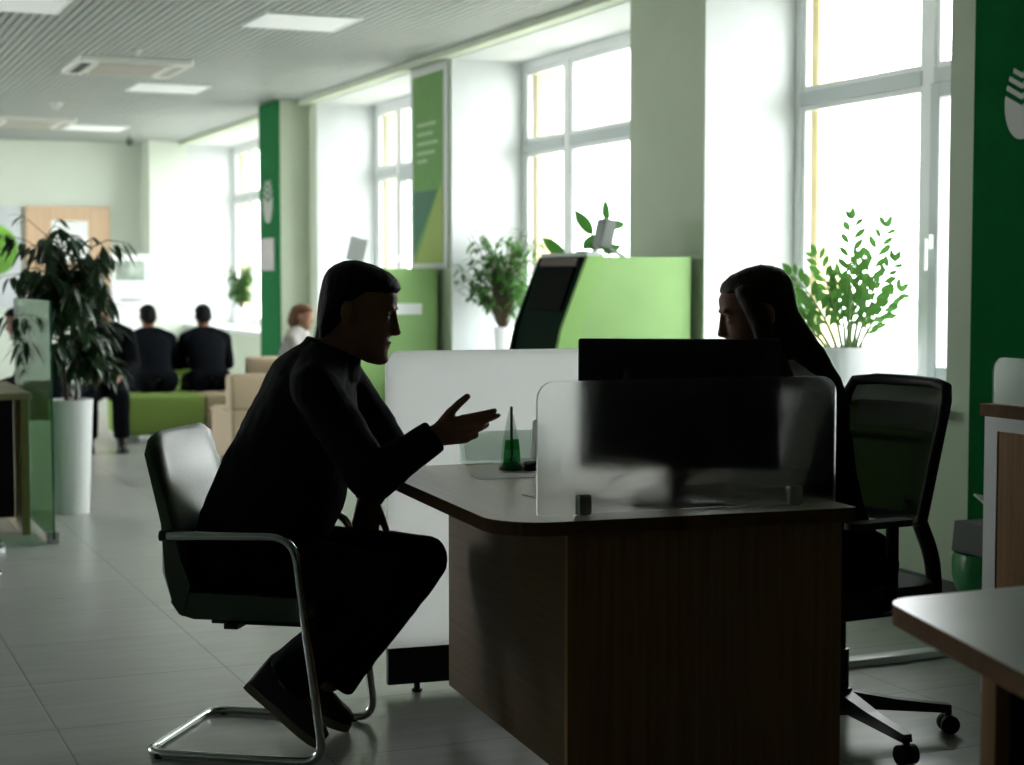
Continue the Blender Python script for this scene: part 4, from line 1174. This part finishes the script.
# the woman with long hair behind the monitor
def hair_long(m, M, J):
    rows = [(r[0], r[1] - .010, r[2] - .004, r[3] + .004) for r in SHORT]
    rows_loft(m, M, rows)
    m.chain([M @ V((-.035, 0, .035)), M @ V((-.050, 0, -.05)), V((.258, .0, 1.13))], [.072, .074, .070])
    for dy, dx in ((.0, 0), (-.035, .01), (-.075, .012), (-.115, .02)):
        m.chain([V((.245 + dx, .03 + dy, 1.13)), V((.185 + dx, .072 + dy, 1.05)), V((.160 + dx, .092 + dy, .98)), V((.148 + dx, .098 + dy, .90))], [.056, .036, .030, .012])
    for dy in (0, -.04):
        m.chain([V((.312, -.005 + dy, 1.27)), V((.285, .040 + dy, 1.20)), V((.252, .090 + dy, 1.135)), V((.218, .135 + dy, 1.06)), V((.188, .148 + dy, .98)), V((.178, .150 + dy, .90))], [.055, .050, .040, .032, .027, .012])
    for s_ in (1, -1):
        m.chain([M @ V((.03, .074 * s_, .07)), M @ V((.012, .088 * s_, .0)), M @ V((.0, .090 * s_, -.09)), V((.33, .09 * s_, 1.06))], [.026, .030, .032, .024])
woman_J = dict(
    rows=[(.05, .475, .160, .125, 0), (.075, .55, .150, .115, 8), (.135, .66, .130, .100, 12), (.168, .77, .130, .100, 14), (.194, .87, .142, .100, 14), (.212, .96, .138, .090, 16),
          (.218, 1.02, .135, .080, 24), (.230, 1.06, .110, .068, 26), (.238, 1.085, .075, .058, 24), (.243, 1.10, .054, .050, 24)],
    neck=((.243, 0, 1.09), (.315, -.015, 1.19)),
    head=((.345, -.035, 1.242), 14, -27, 1.04),
    arms=[((.175, -.165, 1.025), (.30, -.22, .80), (.50, -.10, .785), dict(dirv=(.9, .35, -.10), side=(-.3, .9, .2), curl=(14, 24, 18), spread=4, s=.92), 1),
          ((.265, .105, 1.030), (.38, .150, .80), (.54, .07, .785), dict(dirv=(.9, -.35, -.10), side=(-.3, -.9, .2), curl=(14, 24, 18), spread=4, s=.92), -1)],
    legs=[((.05, -.09, .53), (.42, -.10, .505), (.40, -.10, .12), (.33, -.10, .0), (.56, -.10, .0)),
          ((.05, .09, .53), (.42, .06, .505), (.40, .06, .12), (.33, .05, .0), (.56, .05, .0))])
woman = person('person', 'woman with long dark hair seated behind the monitor, looking down at the screen', (*CH, 0), CA, woman_J,
       dict(skin=M_skinl, top=M_wshirt, legs=M_suit, shoe=M_shoe, sole=M_shoe, hair=M_hairb, hair_fn=hair_long, arm_r=(.045, .036, .026), leg_r=(.080, .052, .036), wr=.003, waist=3, nose=.97, shoe_w=.040), .005)
m = MB(); torso(m, woman_J['rows'][1:7], .009)
for p_, q_ in (((.19, -.10, 1.035), (.18, -.145, 1.02)),): m.chain([p_, q_], [.055, .052])
blob(m, 'vest', M_suit, woman, .006, 3, .002)

# seated people of the waiting area
def seated(lean, seat, s=1.0, pitch=15, yaw=0, knee=.46, hands=(.38, .10)):
    """generic seated pose: pelvis above the local origin, thighs forward"""
    L_ = R(lean); rows = []
    for q, w, dp in ((0, .165, .135), (.07, .172, .140), (.16, .165, .135), (.26, .168, .135), (.36, .182, .132), (.45, .192, .122), (.52, .185, .105), (.565, .150, .088), (.60, .095, .068), (.62, .066, .056)):
        rows.append((-.04 + s * q * math.sin(L_), seat + .06 + s * q * math.cos(L_), w * s, dp * s, lean))
    nx = rows[-2][0]; nz = rows[-2][1]
    hc = (nx + .07 * s * math.sin(L_) + .02, 0, nz + .155 * s)
    sx, sz = rows[-4][0], rows[-4][1]
    arms = []; legs = []
    for y in (-1, 1):
        el = (sx + .08, y * .25 * s, sz - .25 * s); wr = (hands[0], y * hands[1], seat + .21)
        arms.append(((sx, y * .19 * s, sz), el, wr, dict(dirv=(.9, -y * .5, -.35), side=(.3, -y * .9, .2), curl=(18, 28, 20), spread=3, s=.95 * s), -y))
        legs.append(((-.03, y * .09, seat + .10), (knee * s, y * .12, seat + .07), (knee * s - .02, y * .12, .11), (knee * s - .09, y * .12, 0), (knee * s + .17, y * .13, 0)))
    return dict(rows=rows, neck=((nx, 0, nz), (hc[0] - .01, 0, hc[2] - .03)), head=(hc, pitch, yaw, s * 1.0), arms=arms, legs=legs)
def cfg(top, legs, hair, skin=M_skin, **k): return dict(dict(skin=skin, top=top, legs=legs, shoe=M_shoe, sole=M_shoe, hair=hair, hair_fn=hair_short, eyes=True, wr=.004, cuff=.97), **k)
person('person', 'man in dark suit seen from behind on the green bench, the left one', (2.865, 14.42, 0), R(90), seated(34, .385, .86, 20), cfg(M_suit, M_suit, M_hair), .009)
person('person', 'man in dark suit seen from behind at the right end of the benches', (3.325, 14.42, 0), R(86), seated(34, .385, .86, 24), cfg(M_suit, M_suit, M_hair), .009)
def hair_bob(m, M, J):
    rows_loft(m, M, [(r[0], r[1], r[2] - .004, r[3] + .003) for r in SHORT])
    m.chain([M @ V((-.06, 0, .03)), M @ V((-.08, 0, -.06)), M @ V((-.07, 0, -.12))], [.075, .068, .04])
person('person', 'woman with reddish hair and pale top in the waiting area behind the man', (3.90, 13.95, 0), R(-35), seated(16, .36, .82, 14), cfg(M_gtop, M_suit, M_hairr, M_skinl, hair_fn=hair_bob), .009)
person('person', 'person in black clothes sitting half hidden behind the potted tree', (2.33, 13.75, 0), R(-100), seated(10, .36, .92, 10), cfg(M_suit, M_suit, M_hair, M_skinl), .009)
person('person', 'dark haired person at the left edge beyond the glass divider', (1.63, 11.66, 0), R(172), seated(24, .40, .84, 15), cfg(M_suit, M_suit, M_hair, M_skinl), .009)
stand = dict(rows=[(0, .88, .165, .125, 0), (0, .95, .165, .125, 0), (.01, 1.04, .155, .115, 2), (.012, 1.14, .165, .12, 2), (.01, 1.25, .185, .12, 2), (.005, 1.35, .19, .11, 2),
                   (0, 1.42, .17, .09, 2), (0, 1.46, .13, .075, 2), (0, 1.49, .08, .06, 2), (0, 1.51, .058, .055, 2)],
             neck=((0, 0, 1.49), (.02, 0, 1.60)), head=((.035, 0, 1.645), 8, 0, 1.0),
             arms=[((0, -.19, 1.40), (-.06, -.22, 1.12), (-.04, -.22, .88), dict(dirv=(.3, 0, -1), side=(1, .2, 0)), 1), ((0, .19, 1.40), (-.06, .22, 1.12), (-.04, .22, .88), dict(dirv=(.3, 0, -1), side=(1, -.2, 0)), -1)],
             legs=[((0, -.09, .90), (.13, -.10, .48), (.15, -.10, .10), (.085, -.10, 0), (.355, -.10, 0)), ((0, .09, .90), (.02, .10, .48), (-.02, .10, .10), (-.08, .10, 0), (.19, .11, 0))])
person('person', 'standing person at the left edge of the view, only a black shoe showing', (.61, 8.74, 0), R(0), stand, cfg(M_suit, M_jean, M_hair, sole=M_paper), .010)
